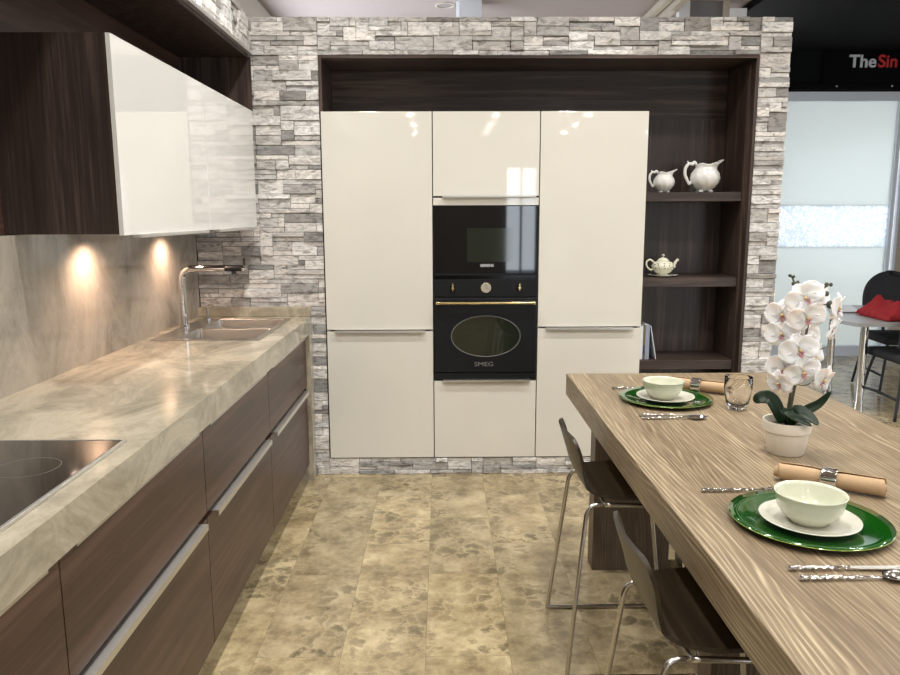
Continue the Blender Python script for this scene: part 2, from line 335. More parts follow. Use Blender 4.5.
# ------------------------------------------------------------ builders
class MB:
    def __init__(s): s.bm = bmesh.new()
    def box(s, x0, x1, y0, y1, z0, z1, bev=0.0, seg=2, mat=None):
        r = bmesh.ops.create_cube(s.bm, size=1.0); vs = r['verts']
        for v in vs:
            v.co = Vector(((x0 + x1) / 2 + v.co.x * (x1 - x0), (y0 + y1) / 2 + v.co.y * (y1 - y0), (z0 + z1) / 2 + v.co.z * (z1 - z0)))
            if mat: v.co = mat @ v.co
        if bev:
            es = list({e for v in vs for e in v.link_edges})
            bmesh.ops.bevel(s.bm, geom=es, offset=bev, segments=seg, affect='EDGES', profile=0.5)
        return s
    def lathe(s, prof, c=(0, 0, 0), seg=48, fn=None, closed=False):
        rings = []
        for (r, z) in prof:
            if r < 1e-6: rings.append([s.bm.verts.new((c[0], c[1], c[2] + z))])
            else:
                ring = []
                for k in range(seg):
                    a = 2 * PI * k / seg; q = Vector((r * math.cos(a), r * math.sin(a), z))
                    if fn: q = fn(q, a)
                    ring.append(s.bm.verts.new(q + Vector(c)))
                rings.append(ring)
        prs = list(zip(rings[:-1], rings[1:])) + ([(rings[-1], rings[0])] if closed else [])
        for A, B in prs:
            for k in range(seg):
                k2 = (k + 1) % seg
                if len(A) == 1 and len(B) == 1: continue
                if len(A) == 1: s.bm.faces.new((A[0], B[k2], B[k]))
                elif len(B) == 1: s.bm.faces.new((A[k], A[k2], B[0]))
                else: s.bm.faces.new((A[k], A[k2], B[k2], B[k]))
        return s
    def tube(s, pts, r, seg=12, cap=True, lobes=0, twist=0.0, amp=0.0):
        pts = [Vector(p) for p in pts]; rs = r if isinstance(r, (list, tuple)) else [r] * len(pts)
        rings = []; t0 = (pts[1] - pts[0]).normalized()
        nrm = t0.orthogonal().normalized(); acc = 0
        for i, p in enumerate(pts):
            t = (pts[min(i + 1, len(pts) - 1)] - pts[max(i - 1, 0)]).normalized()
            nrm = (nrm - t * nrm.dot(t)).normalized(); bi = t.cross(nrm)
            if i: acc += (pts[i] - pts[i - 1]).length * twist
            ring = []
            for k in range(seg):
                a = 2 * PI * k / seg; rr = rs[i] * (1 + (amp * math.cos(lobes * a + acc) if lobes else 0))
                ring.append(s.bm.verts.new(p + nrm * (rr * math.cos(a)) + bi * (rr * math.sin(a))))
            rings.append(ring)
        for A, B in zip(rings[:-1], rings[1:]):
            for k in range(seg): s.bm.faces.new((A[k], A[(k + 1) % seg], B[(k + 1) % seg], B[k]))
        if cap:
            s.bm.faces.new(rings[0][::-1]); s.bm.faces.new(rings[-1])
        return s
    def grid(s, fn, nu, nv, th=0.0, closed_u=False):
        V = [[s.bm.verts.new(fn(i / nu, j / nv)) for j in range(nv + 1)] for i in range(nu + 1)]
        fs = []
        for i in range(nu):
            for j in range(nv): fs.append(s.bm.faces.new((V[i][j], V[i + 1][j], V[i + 1][j + 1], V[i][j + 1])))
        if th:
            s.bm.normal_update(); bmesh.ops.solidify(s.bm, geom=fs, thickness=th)
        return s
    def poly(s, pts, z0, z1):
        A = [s.bm.verts.new((p[0], p[1], z0)) for p in pts]; B = [s.bm.verts.new((p[0], p[1], z1)) for p in pts]
        n = len(pts); s.bm.faces.new(A[::-1]); s.bm.faces.new(B)
        for k in range(n): s.bm.faces.new((A[k], A[(k + 1) % n], B[(k + 1) % n], B[k]))
        return s
    def slab_holes(s, xs, ys, z0, z1, hole):
        """flat slab over the cells of xs x ys with some cells left out"""
        nx, ny = len(xs) - 1, len(ys) - 1
        keep = lambda i, j: 0 <= i < nx and 0 <= j < ny and not hole(i, j)
        vt = {}
        def v(i, j, z):
            k = (i, j, z)
            if k not in vt: vt[k] = s.bm.verts.new((xs[i], ys[j], z))
            return vt[k]
        for i in range(nx):
            for j in range(ny):
                if not keep(i, j): continue
                s.bm.faces.new((v(i, j, z1), v(i + 1, j, z1), v(i + 1, j + 1, z1), v(i, j + 1, z1)))
                s.bm.faces.new((v(i, j, z0), v(i, j + 1, z0), v(i + 1, j + 1, z0), v(i + 1, j, z0)))
                for (di, dj, a, b) in ((-1, 0, (i, j), (i, j + 1)), (1, 0, (i + 1, j + 1), (i + 1, j)), (0, -1, (i + 1, j), (i, j)), (0, 1, (i, j + 1), (i + 1, j + 1))):
                    if not keep(i + di, j + dj): s.bm.faces.new((v(*a, z0), v(*a, z1), v(*b, z1), v(*b, z0)))
        return s
    def build(s, name, mat, parent=None, smooth=False, loc=None, extra=None):
        bmesh.ops.recalc_face_normals(s.bm, faces=s.bm.faces)
        off = parent_world(parent) if parent else Vector(loc or (0, 0, 0))
        if parent or loc: bmesh.ops.translate(s.bm, verts=s.bm.verts, vec=-off)
        me = bpy.data.meshes.new(name); s.bm.to_mesh(me); s.bm.free()
        me.materials.append(mat)
        for x in (extra or []): me.materials.append(x)
        if smooth:
            me.shade_smooth() if hasattr(me, 'shade_smooth') else [setattr(f, 'use_smooth', True) for f in me.polygons]
            if smooth == 'auto': me.set_sharp_from_angle(angle=R(35))
        o = bpy.data.objects.new(name, me); col.objects.link(o)
        if parent: o.parent = parent
        elif loc: o.location = loc
        return o
def parent_world(o):
    v = Vector((0, 0, 0))
    while o: v += o.location; o = o.parent
    return v
def tag(o, label=None, cat=None, group=None, kind=None):
    if label: o['label'] = label
    if cat: o['category'] = cat
    if group: o['group'] = group
    if kind: o['kind'] = kind
    return o
def thing(name, label, cat, loc=(0, 0, 0), group=None):
    o = bpy.data.objects.new(name, None); o.empty_display_size = 0.1; col.objects.link(o); o.location = loc
    return tag(o, label, cat, group)
def struct(name, mb, mat, **k): return tag(mb.build(name, mat, **k), kind='structure')
def copy_tree(o, parent=None):
    c = o.copy(); col.objects.link(c)
    if parent: c.parent = parent
    for ch in list(o.children): copy_tree(ch, c)
    return c
def text_bm(body, size, depth, offset=0.0, align='CENTER'):
    cu = bpy.data.curves.new('t', 'FONT'); cu.body = body; cu.size = size; cu.extrude = depth; cu.offset = offset; cu.align_x = align
    cu.space_character = 1.0
    o = bpy.data.objects.new('t', cu); col.objects.link(o)
    dg = bpy.context.evaluated_depsgraph_get(); me = bpy.data.meshes.new_from_object(o.evaluated_get(dg))
    bm = bmesh.new(); bm.from_mesh(me); bpy.data.objects.remove(o); bpy.data.meshes.remove(me)
    return bm
def text_part(name, body, size, depth, x, y, z, mat, parent, offset=0.0, align='CENTER', sx=1.0):
    mb = MB(); mb.bm.free(); mb.bm = text_bm(body, size, depth, offset, align)
    for v in mb.bm.verts: v.co = Vector((x + v.co.x * sx, y - v.co.z, z + v.co.y))
    return mb.build(name, mat, parent)

def ledger(mb, o, u, v, n, regions, du=0.036, dv=0.027, seed=1):
    """stacked ledger stones on the plane o + u*a + v*b; regions are (a0,a1,b0,b1); stones stand out along n"""
    rnd = random.Random(seed); u, v, n, o = map(Vector, (u, v, n, o))
    lay = mb.bm.loops.layers.float_color.get('stone_tone') or mb.bm.loops.layers.float_color.new('stone_tone')
    for (a0, a1, b0, b1) in regions:
        nc = max(1, round((a1 - a0) / du)); nr = max(1, round((b1 - b0) / dv)); cu = (a1 - a0) / nc; cv = (b1 - b0) / nr
        occ = [[False] * nc for _ in range(nr)]
        for rj in range(nr):
            for ci in range(nc):
                if occ[rj][ci]: continue
                hh = rnd.choices([1, 2, 3], [0.5, 0.42, 0.08])[0]; ww = rnd.randint(3, 8) if hh == 1 else rnd.randint(2, 6)
                hh = min(hh, nr - rj); k = 0
                while k < ww and ci + k < nc and not any(occ[rj + t][ci + k] for t in range(hh)): k += 1
                if ci + k == nc - 1 and not occ[rj][nc - 1] and hh == 1: k += 1
                if k == 1 and ci > 0 and rnd.random() < .5: pass
                ww = max(1, k)
                for t in range(hh):
                    for q_ in range(ww): occ[rj + t][ci + q_] = True
                g = 0.0012
                A0, A1 = a0 + ci * cu + g, a0 + (ci + ww) * cu - g; B0, B1 = b0 + rj * cv + g, b0 + (rj + hh) * cv - g
                d = rnd.uniform(0.003, 0.020); tone = rnd.choice([0.34, 0.46, 0.60, 0.70, 0.78, 0.84, 0.88]) * rnd.uniform(0.92, 1.08)
                wv = rnd.uniform(-0.012, 0.03); c = (tone * (1 + wv), tone * 0.985, tone * (0.965 - wv), 1)
                P = lambda a, b_, dd: o + u * a + v * b_ + n * dd
                j = lambda: rnd.uniform(-0.003, 0.002)
                e = 0.0022
                back = [P(A0, B0, 0), P(A1, B0, 0), P(A1, B1, 0), P(A0, B1, 0)]
                fr = [P(A0 + e, B0 + e, d + j()), P(A1 - e, B0 + e, d + j()), P(A1 - e, B1 - e, d + j()), P(A0 + e, B1 - e, d + j())]
                md = [P(A0, B0, d - e), P(A1, B0, d - e), P(A1, B1, d - e), P(A0, B1, d - e)]
                vb, vm_, vf = [[mb.bm.verts.new(x) for x in z] for z in (back, md, fr)]
                fs = [mb.bm.faces.new(vf)]
                for s_, t_ in ((vb, vm_), (vm_, vf)):
                    for k in range(4): fs.append(mb.bm.faces.new((s_[k], s_[(k + 1) % 4], t_[(k + 1) % 4], t_[k])))
                for f in fs:
                    for lp in f.loops: lp[lay] = c
    return mb
def stone_core(mb, boxes):
    lay = mb.bm.loops.layers.float_color.get('stone_tone') or mb.bm.loops.layers.float_color.new('stone_tone')
    for b_ in boxes:
        before = set(mb.bm.faces); mb.box(*b_)
        for f in set(mb.bm.faces) - before:
            for lp in f.loops: lp[lay] = (0.05, 0.048, 0.045, 1)

# ------------------------------------------------------------ room shell
W = 4.36            # face of the stone wall
XL = -1.45          # left wall face
struct('floor', MB().box(-1.7, 7.2, -9.3, 10.2, -0.1, 0.0), M['floor'])
struct('ceiling', MB().box(-1.7, 7.2, -9.3, 10.2, CEIL, CEIL + 0.1), M['plaster'])
struct('wall_left', MB().box(-1.7, -1.5, -9.3, 5.15, 0, CEIL).box(-1.7, -1.5, 7.85, 10.2, 0, CEIL).box(-1.7, -1.5, 5.15, 7.85, 0, 0.75).box(-1.7, -1.5, 5.15, 7.85, 3.05, CEIL), M['wallpaint'])
wr = MB()
for b_ in ((-1.5, 1.48, 0, CEIL), (2.26, 5.1, 0, CEIL), (6.9, 7.0, 0, CEIL), (1.48, 2.26, 2.7, CEIL), (5.1, 6.9, 0, 0.4), (5.1, 6.9, 2.62, CEIL)):
    wr.box(b_[0], b_[1], -9.2, -9.0, b_[2], b_[3])
struct('wall_rear', wr, M['wallpaint'])
wR = MB()
for b_ in ((-9.2, 1.0, 0, CEIL), (5.0, 10.1, 0, CEIL), (1.0, 5.0, 0, 0.5), (1.0, 5.0, 2.7, CEIL)):
    wR.box(7.0, 7.2, b_[0], b_[1], b_[2], b_[3])
struct('wall_right', wR, M['wallpaint'])
struct('wall_far', MB().box(-1.7, 7.2, 10.0, 10.2, 0, CEIL), M['wallpaint'])
def window_frame(nm, u0, u1, z0, z1, axis, at_, n):
    mb = MB(); t = 0.05
    bx = (lambda a0, a1, b0, b1: mb.box(a0, a1, at_ - 0.03, at_ + 0.03, b0, b1)) if axis == 'x' else (lambda a0, a1, b0, b1: mb.box(at_ - 0.03, at_ + 0.03, a0, a1, b0, b1))
    bx(u0, u1, z0, z0 + t); bx(u0, u1, z1 - t, z1); bx(u0, u0 + t, z0, z1); bx(u1 - t, u1, z0, z1)
    for k in range(1, n): bx(u0 + (u1 - u0) * k / n - 0.025, u0 + (u1 - u0) * k / n + 0.025, z0, z1)
    struct(nm, mb, M['black'])
window_frame('door_1', 1.48, 2.26, 0.0, 2.7, 'x', -9.1, 2)
window_frame('window_1', 5.1, 6.9, 0.4, 2.62, 'x', -9.1, 3)
window_frame('window_2', 1.0, 5.0, 0.5, 2.7, 'y', 7.1, 4)

window_frame('added_window_3', 5.15, 7.85, 0.75, 3.05, 'y', -1.6, 3)  # unseen opening added to go with the column fill light

# stone wall with the niche for the tall units (front stones stand 4..14 mm proud of the backing)
XO0, XO1 = -1.5, 1.965; NX0, NX1 = -0.688, 1.79; NZ0, NZ1 = 0.10, 2.442; ZT = 2.645
YB = W + 0.012
sw = MB()
stone_core(sw, [(XO0, NX0, YB, 5.05, 0, ZT - .004), (NX1, XO1 - .012, YB, 5.05, 0, ZT - .004), (NX0, NX1, YB, 5.05, NZ1, ZT - .004), (NX0, NX1, YB, 5.05, 0, NZ0), (NX0, NX1, 4.97, 5.05, NZ0, NZ1)])
ledger(sw, (0, YB, 0), (1, 0, 0), (0, 0, 1), (0, -1, 0), [(-1.42, NX0, 0.0, 2.442), (-1.06, NX0, 2.442, ZT), (NX0, NX1, NZ1, ZT), (NX1, XO1, 0.0, ZT), (NX0, NX1, 0.0, NZ0)], seed=3)
ledger(sw, (XO1 - .012, YB, 0), (0, 1, 0), (0, 0, 1), (1, 0, 0), [(0.0, 5.05 - YB, 0.0, ZT)], seed=9)
ow = struct('wall_back', sw, M['stone'])
# stone fascia above the left run
FX = -1.052
fs = MB()
stone_core(fs, [(-1.5, FX - .012, -1.5, YB - .016, 2.46, ZT - .004)])
ledger(fs, (FX - .012, -1.5, 0), (0, 1, 0), (0, 0, 1), (1, 0, 0), [(0, 1.5 + YB - .016, 2.46, ZT)], seed=5)
struct('trim_1', fs, M['stone'])
e_ = MB().box(FX - .02, FX + .004, -1.5, YB - .02, 2.442, 2.46); struct('trim_2', e_, M['alu'])

# walnut lining of the left run: back panel, soffit, end panel
t = thing('walnut_lining', 'dark walnut panelling around the white wall cabinets on the left', 'panelling', (-1.45, 1.5, 1.5))
MB().box(-1.498, -1.45, -1.5, 4.34, 1.50, 2.442).build('back_panel', M['walnut_y'], t)
MB().box(-1.45, FX - .022, -1.5, 4.34, 2.424, 2.442).build('soffit_panel', M['walnut_dark'], t)
MB().box(-1.45, -1.056, 4.322, 4.34, 2.136, 2.424).build('end_panel', M['walnut_z'], t)

# backsplash
tag(MB().box(-1.498, -1.42, -1.5, W - .006, 0.98, 1.498).build('backsplash', M['splash'], loc=(-1.42, 1.5, 1.0)), 'tall polished beige-grey stone backsplash lit by warm spots behind the worktop', 'backsplash')

# ------------------------------------------------------------ left worktop, sink, hob
CX = -0.765
t = thing('countertop', 'thick polished beige quartzite worktop running along the left wall', 'countertop', (-1.1, 1.5, 0.0))
xs = [-1.42, -1.335, -0.881, CX]; ys = [-1.5, 3.49, 4.205, 4.335]
MB().slab_holes(xs, ys, 0.885, 0.98, lambda i, j: i == 1 and j == 1).build('worktop', M['counter'], t)
MB().box(-1.42, CX, 4.25, 4.335, 0.0, 0.884).build('end_panel', M['counter'], t)
MB().box(-1.42, CX - .002, 4.315, 4.347, 0.981, 1.035, 0.001).build('upstand', M['counter'], t)

# sink
t = thing('sink', 'double bowl stainless steel sink set in the left worktop', 'sink', (-1.1, 3.84, 0.98))
bw = [(-1.262, -0.885, 3.505, 3.825), (-1.262, -0.885, 3.872, 4.185)]
sx_ = [-1.372, -1.262, -0.885, -0.858]; sy_ = [3.462, 3.505, 3.825, 3.872, 4.185, 4.212]
MB().slab_holes(sx_, sy_, 0.9805, 0.984, lambda i, j: i == 1 and j in (1, 3)).build('rim_plate', M['steel'], t)
for (x0, x1, y0, y1) in bw:
    mb = MB(); bm = mb.bm; zt, zb, ins = 0.9835, 0.80, 0.02
    def rring(z, i_, r_):
        pts = []
        for (cx, cy, a0) in ((x1 - i_ - r_, y1 - i_ - r_, 0), (x0 + i_ + r_, y1 - i_ - r_, 90), (x0 + i_ + r_, y0 + i_ + r_, 180), (x1 - i_ - r_, y0 + i_ + r_, 270)):
            for k in range(7):
                a = R(a0 + 15 * k); pts.append(bm.verts.new((cx + r_ * math.cos(a), cy + r_ * math.sin(a), z)))
        return pts
    rg = [rring(zt, 0.0, 0.012), rring(zt - .006, 0.002, 0.02), rring(zb + .03, 0.006, 0.03), rring(zb + .008, 0.014, 0.03), rring(zb, 0.035, 0.03)]
    rg += [rring(zb - .002, 0.035, 0.03), rring(zb + .008, 0.011, 0.03), rring(zb + .03, 0.003, 0.03), rring(zt - .006, -0.001, 0.02)]
    for A, B in zip(rg[:5], rg[1:5]):
        for k in range(28): bm.faces.new((A[k], A[(k + 1) % 28], B[(k + 1) % 28], B[k]))
    bm.faces.new(rg[4])
    for A, B in zip(rg[5:], rg[6:]):
        for k in range(28): bm.faces.new((A[k], A[(k + 1) % 28], B[(k + 1) % 28], B[k]))
    bm.faces.new(rg[5])
    bo = mb.build('bowl', M['steel'], t, 'auto')
    MB().lathe([(0, 0), (0.032, 0), (0.036, 0.002), (0.038, 0.001)], ((x0 + x1) / 2, (y0 + y1) / 2, zb + .0015), 32).build('drain', M['chrome'], bo, True)
# tap
t = thing('kitchen_tap', 'tall chrome sink tap with a black spray head and black lever', 'tap', (-1.350, 3.88, 0.984))
x, y = -1.350, 3.88
MB().lathe([(0, 0), (0.026, 0), (0.026, 0.006), (0.021, 0.012), (0, 0.012)], (x, y, 0.984), 32).build('base', M['chrome'], t, 'auto')
pts = [(x, y, 0.99)] + [(x, y, z) for z in (1.05, 1.12, 1.19, 1.235)]
for k in range(1, 9):
    a = R(90 * k / 8); pts.append((x + 0.055 * (1 - math.cos(a)), y, 1.235 + 0.055 * math.sin(a)))
pts += [(x + .12, y, 1.2905), (x + .225, y, 1.291)]
MB().tube(pts, 0.0165, 20).build('spout', M['chrome'], t, 'auto')
MB().tube([(x + .226, y, 1.291), (x + .230, y, 1.291), (x + .310, y, 1.291), (x + .313, y, 1.291)], [0.014, 0.0165, 0.0165, 0.013], 20).tube([(x + .270, y, 1.277), (x + .270, y, 1.262)], 0.012, 16).build('spray_head', M['black'], t, 'auto')
MB().tube([(x + .314, y, 1.291), (x + .333, y, 1.291)], 0.015, 20).build('valve', M['chrome'], t, 'auto')
MB().tube([(x + .325, y, 1.307), (x + .326, y, 1.345)], 0.0055, 10).build('lever', M['black'], t, 'auto')
# soap dispenser
t = thing('soap_dispenser', 'small chrome soap pump at the wall corner of the sink', 'soap dispenser', (-1.32, 4.175, 0.984))
x, y = -1.32, 4.175
MB().lathe([(0, 0), (0.018, 0), (0.018, 0.006), (0.009, 0.01), (0.009, 0.045), (0, 0.046)], (x, y, .984), 24).build('base', M['chrome'], t, 'auto')
MB().tube([(x, y, 1.03), (x, y, 1.06), (x + .01, y, 1.066), (x + .05, y, 1.064)], [0.006, 0.006, 0.006, 0.004], 12).build('pump', M['satin_chrome'], t, 'auto')
# hob
t = thing('induction_hob', 'black glass hob with steel edge set in the near end of the worktop', 'hob', (-1.08, 1.48, 0.9803))
MB().box(-1.335, -0.830, 1.09, 1.868, 0.9803, 0.9873, 0.001).build('glass_top', M['hob_glass'], t)
MB().box(-0.829, -0.820, 1.088, 1.872, 0.9803, 0.9885, 0.001).box(-1.335, -0.820, 1.869, 1.875, 0.9803, 0.9885, 0.001).box(-1.335, -0.820, 1.080, 1.087, 0.9803, 0.9885, 0.001).build('steel_edge', M['alu'], t)
for (cx, cy, rr) in ((-1.20, 1.66, 0.09), (-0.96, 1.66, 0.07), (-1.20, 1.32, 0.075), (-0.96, 1.30, 0.09)):
    MB().lathe([(rr, 0), (rr + .0012, 0), (rr + .0012, .0004), (rr, .0004)], (cx, cy, 0.98735), 64, closed=True).build('cooking_zone_ring', M['grey_mark'], t)

# ------------------------------------------------------------ base cabinets, left
FRX = -0.79
yj = [-0.42, 0.51, 1.445, 2.375, 3.305, 4.248]
labs = ['nearest', 'walnut two-drawer base cabinet at the lower left corner, under the near part of the hob', 'walnut two-drawer base cabinet beside the far part of the hob', 'walnut two-drawer base cabinet between the hob and the sink', 'walnut two-drawer base cabinet under the sink, next to the stone wall']
def base_cab(y0, y1, label):
    t = thing('base_cabinet', label, 'cabinet', (-1.1, (y0 + y1) / 2, 0), 'walnut base cabinets under the left worktop')
    b_ = MB(); a, c = y0 + .001, y1 - .001
    b_.box(-1.40, FRX - .022, a, a + .016, .10, .87).box(-1.40, FRX - .022, c - .016, c, .10, .87).box(-1.40, FRX - .022, a + .016, c - .016, .10, .116).box(-1.40, -1.392, a + .016, c - .016, .116, .87)
    b_.build('carcass', M['walnut_y'], t)
    MB().box(-1.38, -0.87, a, c, 0.0, 0.099).build('plinth', M['black'], t)
    for z0, z1 in ((0.105, 0.560), (0.580, 0.872)):
        d = MB().box(FRX - .02, FRX, a + .001, c - .001, z0, z1, 0.0008).build('drawer', M['walnut_y'], t)
        h = MB(); ha, hb = y0 + .06, y1 - .06
        if z0 < .2: h.box(FRX - .015, FRX + .022, ha, hb, z1 + .0005, z1 + .0045).box(FRX + .019, FRX + .022, ha, hb, z1 - .016, z1 + .0005)
        else: h.box(FRX - .015, FRX + .010, ha, hb, z1 + .0005, z1 + .0045).box(FRX + .007, FRX + .010, ha, hb, z1 - .007, z1 + .0005)
        h.build('handle', M['alu'], d)
    return t
for i in range(1, 5): base_cab(yj[i], yj[i + 1], labs[i])

# ------------------------------------------------------------ wall cabinets, left
def wall_cab(y0, y1, label, near):
    t = thing('wall_cabinet', label, 'cabinet', (-1.25, (y0 + y1) / 2, 1.5), 'white-fronted wall cabinets on the left')
    a, c = y0 + .0005, y1 - .0005; x0, x1 = -1.448, -1.0735
    MB().box(x0, x1, a, a + .018, 1.50, 2.138).build('side_panel', M['walnut_z'], t)
    MB().box(x0, x1, c - .018, c, 1.50, 2.138).build('side_panel', M['walnut_z'], t)
    MB().box(x0, x1, a + .018, c - .018, 1.50, 1.518).box(x0, x1, a + .018, c - .018, 2.114, 2.138).box(x0, x0 + .008, a + .018, c - .018, 1.518, 2.114).build('carcass', M['walnut_y'], t)
    d = MB().box(-1.072, -1.056, a + .001, c - .001, 1.496, 2.137, 0.001).build('door', M['white_lacquer'], t)
    MB().box(-1.076, -1.046, a + .12, c - .05, 1.485, 1.4955).build('handle', M['alu'], d)
    cy = {True: 2.98, False: 3.80}[near]
    lp = MB().lathe([(0, 0), (0.032, 0), (0.032, -.008), (0.024, -.009), (0, -.009)], (-1.315, cy, 1.4995), 28).build('spotlight', M['alu'], t, 'auto')
    l = bpy.data.lights.new('cabinet_spot', 'SPOT'); l.energy = 15.0; l.spot_size = R(150); l.spot_blend = 1.0; l.color = (1.0, 0.72, 0.55); l.shadow_soft_size = 0.018
    o = bpy.data.objects.new('cabinet_spot', l); o.location = (-1.315, cy, 1.478); o.rotation_euler = (0, R(4), 0); col.objects.link(o)
wall_cab(2.510, 3.449, 'white gloss wall cabinet with a dark walnut side, nearer of the two', True)
wall_cab(3.449, 4.318, 'white gloss wall cabinet touching the stone wall, further of the two', False)

# ------------------------------------------------------------ tall units in the niche
D0, D1 = W - .004, W + .018      # door thickness
def handle_bar(parent, x0, x1, z, up_=False):
    h = MB().box(x0, x1, D0 - .020, D0 + .016, z - .003, z).box(x0, x1, D0 - .020, D0 - .017, z - .012, z - .003)
    h.build('handle', M['alu'], parent)
def carcass(t, x0, x1, z0=NZ0 + .002, z1=2.135, gap=None):
    mb = MB(); y0, y1 = D1 + .002, 4.96
    mb.box(x0, x0 + .018, y0, y1, z0, z1).box(x1 - .018, x1, y0, y1, z0, z1).box(x0 + .018, x1 - .018, y0, y1, z0, z0 + .018).box(x0 + .018, x1 - .018, y0, y1, z1 - .018, z1).box(x0 + .018, x1 - .018, y1 - .01, y1, z0 + .018, z1 - .018)
    mb.build('carcass', M['white_edge'], t)
XA, XB, XC, XD = -0.683, -0.052, 0.562, 1.178
t = thing('tall_cabinet', 'tall cream gloss two-door cabinet left of the ovens', 'cabinet', (-.36, 4.6, .1), 'tall cream gloss cabinets flanking the ovens')
carcass(t, XA, XB - .001)
a, c = XA + .002, XB - .003
MB().box(a, c, D0, D1, 0.107, 0.882, 0.001).build('lower_door', M['cream'], t)
handle_bar(t.children[-1], XA + .05, XB - .05, 0.888)
MB().box(a, c, D0, D1, 0.893, 2.138, 0.001).build('upper_door', M['cream'], t)
t = thing('tall_cabinet', 'tall cream gloss two-door cabinet right of the ovens, beside the open shelves', 'cabinet', (.87, 4.6, .1), 'tall cream gloss cabinets flanking the ovens')
carcass(t, XC + .001, XD)
a, c = XC + .003, XD - .001
dl = MB().box(a, c, D0, D1, 0.107, 0.896, 0.001).build('lower_door', M['cream'], t)
handle_bar(dl, XC + .05, XD - .05, 0.902)
MB().box(a, c, D0, D1, 0.907, 2.138, 0.001).build('upper_door', M['cream'], t)
t = thing('oven_housing', 'cream gloss cabinet holding the microwave and oven', 'cabinet', (.255, 4.6, .1))
mb = MB(); y0, y1 = D1 + .002, 4.96; x0, x1 = XB, XC
mb.box(x0, x0 + .014, y0, y1, .102, 2.135).box(x1 - .014, x1, y0, y1, .102, 2.135)
for z in (.102, .575, 1.195, 1.62, 2.12): mb.box(x0 + .014, x1 - .014, y0, y1, z, z + .014)
mb.build('carcass', M['black'], t)
dr = MB().box(XB + .003, XC - .003, D0, D1, 0.107, 0.580, 0.001).build('drawer', M['cream'], t)
handle_bar(dr, XB + .055, XC - .04, 0.589)
dt = MB().box(XB + .003, XC - .003, D0, D1, 1.668, 2.138, 0.001).build('door', M['cream'], t)
MB().box(XB + .055, XC - .02, D0 - .020, D0 + .016, 1.6595, 1.6625).box(XB + .055, XC - .02, D0 - .020, D0 - .017, 1.6625, 1.670).build('handle', M['alu'], dt)
MB().box(XB + .003, XC - .003, D0, D1, 1.616, 1.658, 0.001).build('filler_panel', M['cream'], t)

# microwave
OX0, OX1 = XB + .004, XC - .004; OC = (OX0 + OX1) / 2
t = thing('built_in_microwave', 'black glass built-in microwave above the oven', 'microwave', (OC, W, 1.21))
MB().box(OX0 + .03, OX1 - .03, W + .022, 4.80, 1.212, 1.60).build('body', M['black'], t)
MB().box(OX0, OX1, W - .006, W + .018, 1.212, 1.612, 0.0015).build('door', M['black_glass'], t)
MB().box(0.145, 0.412, W - .0066, W - .006, 1.290, 1.485).build('window', M['oven_window'], t)
MB().box(OX0 + .004, OX1 - .004, W - .010, W - .006, 1.212, 1.224).build('grip_strip', M['oven_black'], t)
text_part('logo', 'SIEMENS', 0.022, 0.0003, 0.262, W - .0072, 1.262, M['silver_letter'], t, 0.0006, sx=0.95)
# oven
t = thing('built_in_oven', 'black retro oven with an oval window and brass handle below the microwave', 'oven', (OC, W, .60))
MB().box(OX0 + .03, OX1 - .03, W + .022, 4.85, 0.60, 1.19).build('body', M['black'], t)
MB().box(OX0, OX1, W - .004, W + .018, 1.086, 1.188, 0.002).build('control_panel', M['oven_black'], t)
MB().box(OX0, OX1, W + .002, W + .018, 1.190, 1.211).build('top_strip', M['black_gloss'], t)
dr = MB().box(OX0, OX1, W - .012, W + .016, 0.634, 1.080, 0.004).build('door', M['oven_black'], t)
MB().box(OX0, OX1, W - .006, W + .018, 0.592, 0.629, 0.002).build('vent_strip', M['oven_black'], t)
cx, cz, rx, rz = 0.257, 0.852, 0.204, 0.122
mb = MB(); N = 96
def oval(s_, y): return [mb.bm.verts.new((cx + (rx + s_) * math.cos(2 * PI * k / N), y, cz + (rz + s_) * math.sin(2 * PI * k / N))) for k in range(N)]
A = oval(0, W - .0123); mb.bm.faces.new(A); B = oval(0, W - .0119); mb.bm.faces.new(B)
for k in range(N): mb.bm.faces.new((A[k], A[(k + 1) % N], B[(k + 1) % N], B[k]))
ov = mb.build('oval_window', M['oven_window'], dr)
mb = MB()
mb.tube([(cx + rx * math.cos(2 * PI * k / N), W - .013, cz + rz * math.sin(2 * PI * k / N)) for k in range(N + 1)], 0.0022, 8)
mb.build('window_rim', M['grey_mark'], dr, True)
hb = MB().tube([(OX0 + .025, W - .042, 1.053), (OX1 - .025, W - .042, 1.053)], 0.0075, 16)
hb.tube([(OX0 + .012, W - .042, 1.053), (OX0 + .016, W - .042, 1.053), (OX0 + .025, W - .042, 1.053), (OX0 + .032, W - .042, 1.053)], [0.006, 0.011, 0.011, 0.007], 16)
hb.tube([(OX1 - .012, W - .042, 1.053), (OX1 - .016, W - .042, 1.053), (OX1 - .025, W - .042, 1.053), (OX1 - .032, W - .042, 1.053)], [0.006, 0.011, 0.011, 0.007], 16)
for xx in (OX0 + .04, OX1 - .04): hb.tube([(xx, W - .042, 1.053), (xx, W - .013, 1.053)], [0.0085, 0.011], 14)
hb.build('handle', M['brass'], dr, 'auto')
